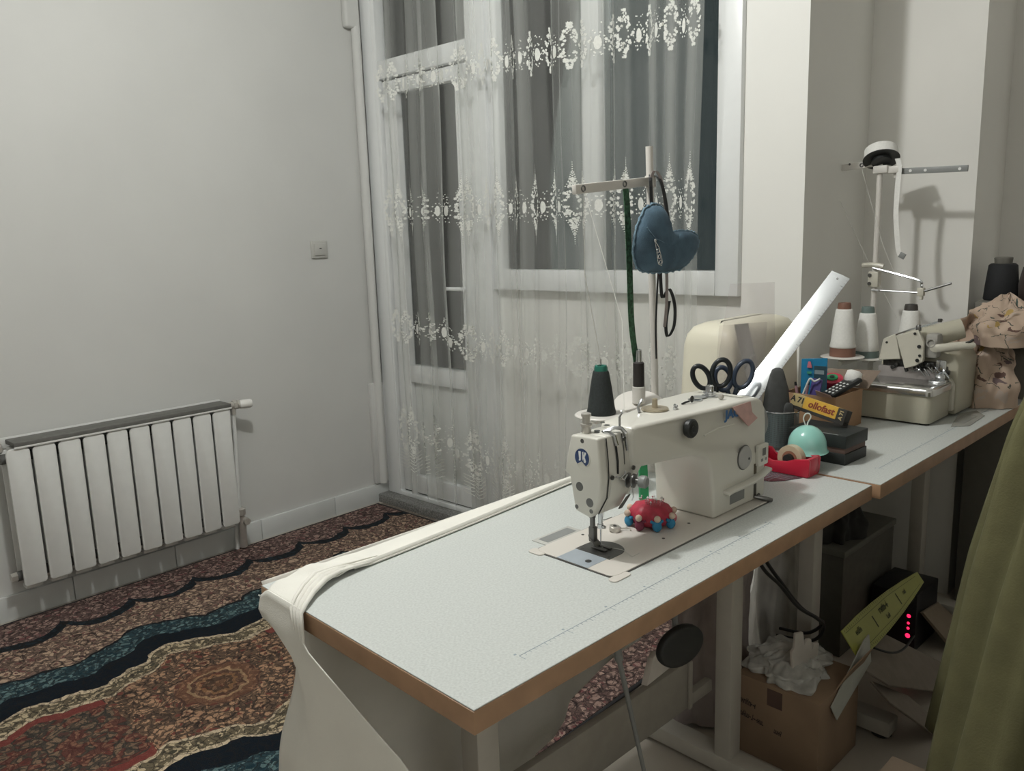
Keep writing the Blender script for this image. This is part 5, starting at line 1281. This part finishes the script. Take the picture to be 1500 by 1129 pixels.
# ------------------------------------------------------------------ olive garment in the right foreground
M_olive = mat('olive_cloth', (.125,.12,.055,1), .9, var=.10, vscale=18, bump=.4, bscale=260)
ot = thing('garment', 'olive green coat hanging at the right edge in front of the tables', 'coat', (1.80,.15,.2))
def coat(u, v):
    z = 1.24-(1.24-.204)*v
    rt = [(1.24,.045),(1.225,.09),(1.19,.16),(1.10,.235),(1.0,.272),(.65,.335),(.18,.395),(.0,.41)]
    r = rt[-1][1]
    for a, b in zip(rt, rt[1:]):
        if z >= b[0]: q = (a[0]-z)/(a[0]-b[0]); r = a[1]+(b[1]-a[1])*q; break
    a = 2*PI*u
    fold = (.030*math.sin(9*a+.8)+.020*math.sin(15*a+2.0+1.2*v)+.012*math.sin(27*a+3*v))*sm(0,.35,v)
    return (1.80+(r+fold-.035)*math.cos(a), .15+(r+fold-.035)*math.sin(a), z+.004*(1+math.sin(5*a))*v)
m = MB(); m.grid(coat, 200, 50, True); m.build('coat_body', M_olive, ot, smooth=180, solid=.004)
m = MB(); p_ = [coat(.60+.012*math.sin(6*k/20), .15+.84*k/20) for k in range(21)]
m.tube([(x-.006, y, z) for x, y, z in p_], .0035, 6); m.build('front_seam', mat('olive_seam', (.05,.05,.025,1), .9), ot, smooth=80)
m = MB(); m.lathe([(.14,0),(.14,.008),(.02,.03),(.014,.05),(.013,1.12),(.06,1.14),(.07,1.15),(.02,1.17),(.012,1.245),(.006,1.25)], (1.80,.15,.001), n=24); tag(m.build('garment_stand', M_steel, None), 'steel garment stand under the olive green coat', 'stand')
M_pbox = mat('pale_card', (.50,.40,.31,1), .8, var=.04)
bxx = thing('pale_box', 'pale pinkish beige box on the floor beside the olive coat', 'box', (1.55,.46,.0))
MB().bx(1.38,1.66,.31,.575,.001,.165,.003).build('box_body', M_pbox, bxx)
MB().bx(1.375,1.665,.305,.58,.165,.199,.003).build('lid', M_pbox, bxx)

# ------------------------------------------------------------------ under the tables
M_card2 = mat('brown_carton', (.29,.20,.13,1), .85, var=.12, vscale=8)
M_print = mat('carton_print', (.045,.03,.028,1), .8)
ct = thing('carton', 'brown printed carton on the floor between the two tables', 'carton', (1.83,.885,0))
def C2(a, b, z): return V((1.722,.800,0)) + V((.985,-.17,0))*a*0 + V((a, b, z))
MB().bx(1.715,1.935,.765,.985,.001,.215,.003).build('carton_body', M_card2, ct)
m = MB(); m.bx(1.7142,1.715,.86,.90,.16,.205); m.build('tape_strip', M_bbrown, ct)
def print_line(parent, name, o, xd, nd, n, h, seed, mt):
    """a line of worn print too faint to read: broken letter strokes"""
    r = random.Random(seed); M = frame(o, xd, nd); m = MB(); x = 0.
    for k in range(n):
        w = h*r.uniform(.35,.6); tall = r.random() < .3
        hh = h*(1.35 if tall else .95)
        for a, b in ((0,.3),(.62,.95)):
            if r.random() < .85: m.poly([M @ V((x+w*a,0,0)), M @ V((x+w*b,0,0)), M @ V((x+w*b,hh,0)), M @ V((x+w*a,hh,0))])
        zz = r.choice((.0,.38,.7))*h; m.poly([M @ V((x,zz,.00005)), M @ V((x+w*.9,zz,.00005)), M @ V((x+w*.9,zz+.26*h,.00005)), M @ V((x,zz+.26*h,.00005))])
        x += w*1.12
    return m.build(name, mt, parent, smooth=0, recalc=False)
print_line(ct, 'print', (1.7146,.983,.140), (0,-1,-.10), (-1,0,0), 8, .013, 3, M_print)
print_line(ct, 'print', (1.7146,.985,.105), (0,-1,-.10), (-1,0,0), 13, .012, 5, M_print)
print_line(ct, 'print', (1.7146,.880,.092), (0,-1,-.15), (-1,0,0), 4, .011, 8, M_print)
print_line(ct, 'print', (1.80,.7646,.150), (1,0,.25), (0,-1,0), 6, .022, 6, M_print)
m = MB(); m.prism([V((1.935,.765,.215)),V((1.80,.765,.215)),V((1.83,.745,.262)),V((1.93,.735,.282))], (0,.003,.001)); m.build('carton_flap', M_card2, ct)
heap('crumpled clear plastic bag lying on the brown carton', 1.82,.90,.2155,.108,.102,.045,2.2, mat('cloudy_film', (.50,.50,.47,1), .22, var=.2, vscale=30))
heap('tall grey-pink stuffed sack behind the brown carton', 1.832,1.125,.0105,.138,.080,.56,.6, mat('sack', (.33,.285,.275,1), .7, var=.12, vscale=15), 1.0, .35, 7.)
heap('pale plastic bag standing behind the table leg near the wall', 2.17,1.10,.0105,.10,.09,.55,3.4, mat('pale_bag', (.36,.35,.32,1), .6, var=.15, vscale=15))
# white glove-like paper on the carton
M_paper = mat('white_paper', (.62,.58,.53,1), .85, var=.05)
m = MB(); m.prism([V((1.772,.862,.216)),V((1.835,.848,.2165)),V((1.860,.842,.250)),V((1.868,.842,.285)),V((1.850,.846,.288)),V((1.842,.848,.275)),V((1.838,.849,.305)),V((1.822,.852,.310)),V((1.812,.854,.298)),V((1.806,.856,.334)),V((1.778,.862,.338)),V((1.774,.862,.300)),V((1.765,.864,.292))], (.004,.008,0), .001, 1)
tag(m.build('paper_cutout', M_paper, None), 'torn white paper piece with finger-like edge propped on the brown carton', 'paper')
# white card leaning
M_wcard = mat('pale_board', (.46,.47,.42,1), .7)
m = MB(); m.prism([V((1.760,.758,.190)),V((1.782,.752,.150)),V((1.975,.752,.225)),V((1.968,.758,.300)),V((1.942,.76,.292))], (.002,.004,.0), .0008, 1)
tag(m.build('card_strip', M_wcard, None), 'pale pointed card strip propped against the right side of the brown carton', 'card')
# yellow-green pattern ruler
M_lime = mat('lime_plastic', (.36,.37,.075,1), .4, var=.03)
M_limep = mat('lime_print', (.05,.06,.02,1), .6)
q0 = V((1.908,.780,.285)); qd = V((2.440,.800,.288))-q0; ql = qd.length; qd.normalize(); qn = V((-.35,-.75,.55)); qn = (qn-qd*qn.dot(qd)).normalized(); qw = qn.cross(qd)
yl = thing('pattern_ruler', 'long tapering lime-yellow pattern ruler sticking up among the stored things', 'ruler', q0)
def pq(l, w, t=0.): return q0+qd*l*ql+qw*w+qn*t
prof_ = [(0,.040),(.2,.043),(.4,.041),(.6,.036),(.8,.028),(.95,.020),(1.0,.017)]
m = MB(); m.prism([pq(l,w) for l,w in prof_]+[pq(l,-w) for l,w in prof_[::-1]], -qn*.003, .0005, 1); m.build('ruler_plate', M_lime, yl)
m = MB()
for sd in (-1,1):
    for k in range(46):
        l = .02+.021*k; w = [a for a in prof_ if a[0] <= l][-1][1]*sd*.93; m.poly([pq(l,w,.0004),pq(l+.003,w,.0004),pq(l+.003,w*.86,.0004),pq(l,w*.86,.0004)])
    m.poly([pq(.02,.030*sd,.0004),pq(.55,.027*sd,.0004),pq(.95,.0125*sd,.0004),pq(.95,.0117*sd,.0004),pq(.55,.026*sd,.0004),pq(.02,.029*sd,.0004)])
m.build('scale_marks', M_limep, yl, smooth=0)
for l, w, n_, h_, sd in ((.10,.006,6,.011,1),(.14,-.020,4,.009,2),(.40,.004,9,.014,3),(.44,-.018,5,.009,4),(.72,-.002,4,.009,5)):
    print_line(yl, 'print', pq(l,w,.0005), qd, qn, n_, h_, sd, M_limep)
m = MB()
for l in (.31,.64): m.poly([pq(l,.016,.0005),pq(l+.010,.016,.0005),pq(l+.010,-.016,.0005),pq(l,-.016,.0005)])
m.build('scale_bar', M_limep, yl, smooth=0)
# power unit with red lights
M_dev = mat('black_device', (.014,.014,.016,1), .45)
M_led = mat('red_led', (.5,.01,.03,1), .4, emit=(1,.015,.08,1), estr=2.2)
dv = thing('power_unit', 'black power unit with a column of red lights under the far table', 'power unit', (2.60,.90,.0))
MB().bx(2.515,2.70,.83,.97,.001,.19,.004).build('case', M_dev, dv)
for z, r in ((.118,.0062),(.094,.0042),(.077,.0045),(.052,.0075)):
    MB().lathe([(r,0),(r*.8,.002),(r*.3,.003)], (2.5148,.852,z), (-1,0,0), 14).build('light', M_led, dv)
# cardboard and boards lying under the far table
M_cbrd = mat('grey_board', (.24,.205,.17,1), .85, var=.08)
def board(label, pts, ext, mt=None):
    m = MB(); m.prism([V(p) for p in pts], ext, .001, 1); tag(m.build('board', mt or M_cbrd, None), label, 'board')
board('folded grey-brown board slanting below the red lights', [(1.945,.765,.215),(2.154,.800,.222),(2.487,.720,.011),(2.33,.68,.012),(1.955,.700,.190)], (0,.002,-.006))
board('second grey-brown board fallen on the floor at the coat edge', [(1.945,.74,.19),(2.10,.70,.095),(2.18,.66,.012),(2.10,.62,.010),(1.945,.69,.15)], (0,.003,-.006))
board('upright brown-grey board leaning beside the power unit toward the coat', [(2.528,.815,.138),(2.697,.825,.108),(2.79,.77,.012),(2.60,.74,.010)], (0,.01,-.004), mat('brown_board', (.26,.21,.155,1), .85))
dkb = thing('storage_box', 'large dark box on the floor under the middle of the far table', 'box', (2.52,1.08,.0))
MB().bx(2.33,2.72,.985,1.19,.001,.33,.004).build('box_body', mat('dark_box', (.10,.095,.08,1), .7, var=.1), dkb)
MB().bx(2.325,2.725,.98,1.195,.33,.352,.004).build('lid', mat('dark_lid', (.13,.13,.11,1), .6), dkb)
bb2 = thing('storage_box', 'reddish brown carton on the floor at the far end beneath the fabric', 'box', (3.1,.5,.0))
MB().bx(2.90,3.35,.34,.63,.001,.30,.004).build('box_body', mat('red_brown_carton', (.085,.045,.032,1), .8), bb2)
heap('dark tangle of cloth on the large storage box', 2.45,1.08,.3525,.11,.08,.18,5.2, mat('dark_cloth', (.028,.028,.027,1), .9, var=.3, vscale=12))
M_cable = mat('black_cable', (.012,.012,.012,1), .5)
def cable(label, pts, r=.0045):
    m = MB(); m.tube(sp_pts(pts), r, 8); tag(m.build('cable', M_cable, None, smooth=80), label, 'cable')
cable('black cable hanging from the sewing table down behind the brown carton', [(1.60,.90,.7125),(1.63,.885,.57),(1.70,.865,.49),(1.765,.85,.417),(1.85,.845,.36),(1.93,.86,.30),(1.95,.90,.24),(1.95,1.0,.22)])
cable('second black cable running just above the first one', [(1.63,.91,.7125),(1.645,.89,.59),(1.73,.87,.475),(1.80,.86,.40),(1.88,.855,.345),(1.945,.87,.30),(1.962,.92,.25),(1.965,1.0,.235)])
cable('thin black cable looping over the boards by the red lights', [(2.02,.765,.24),(2.07,.74,.215),(2.13,.73,.205),(2.22,.735,.206)], .003)
# folded white paper on the stretcher
m = MB(); m.prism([V((1.345,.992,.3355)),V((1.455,1.0,.3355)),V((1.395,1.0,.395)),V((1.375,.996,.388))], (-.004,.014,0), .0008, 1)
tag(m.build('paper_scrap', M_paper, None), 'white triangular paper scrap on the stretcher board under the sewing table', 'paper')

# ------------------------------------------------------------------ light, sky, camera
def point(name, loc, power, rad, col=(1,1,1)):
    l = bpy.data.lights.new(name, 'POINT'); l.energy = power; l.shadow_soft_size = rad; l.color = col
    o = bpy.data.objects.new(name, l); COL.objects.link(o); o.location = loc; return o
point('ceiling_bulb', (.82, 1.493, 2.68), 71, .055, (1.0, .998, .968))
point('added_fill_light', (-.6, -1.6, 2.2), 20, .30, (1.0, .985, .93))  # dim fill added behind the camera to lift shaded faces; no known lamp there
wd_ = bpy.data.worlds.new('night'); wd_.use_nodes = True; SC.world = wd_
wd_.node_tree.nodes['Background'].inputs[0].default_value = (.030, .040, .043, 1)
wd_.node_tree.nodes['Background'].inputs[1].default_value = 1.0
cam = bpy.data.cameras.new('camera'); cam.sensor_fit = 'HORIZONTAL'; cam.sensor_width = 36; cam.lens = 1190/1500*36; cam.clip_start = .02
co = bpy.data.objects.new('camera', cam); COL.objects.link(co)
r_, u_, f_ = V((0.71495552,-0.69846624,-0.03136113)), V((0.14944425,0.10884635,0.98276085)), V((0.68301173,0.70731703,-0.18220206))
Mc = Matrix((r_, u_, -f_)).transposed().to_4x4(); Mc.translation = V((0,0,1.328)); co.matrix_world = Mc
SC.camera = co
vs_ = SC.view_settings; vs_.view_transform = 'Standard'; vs_.look = 'None'; vs_.gamma = 1; vs_.exposure = 0.0; vs_.use_curve_mapping = False
SC.cycles.max_bounces = 8; SC.cycles.diffuse_bounces = 5; SC.cycles.transparent_max_bounces = 24
SC.cycles.sample_clamp_indirect = 6; SC.cycles.use_denoising = True
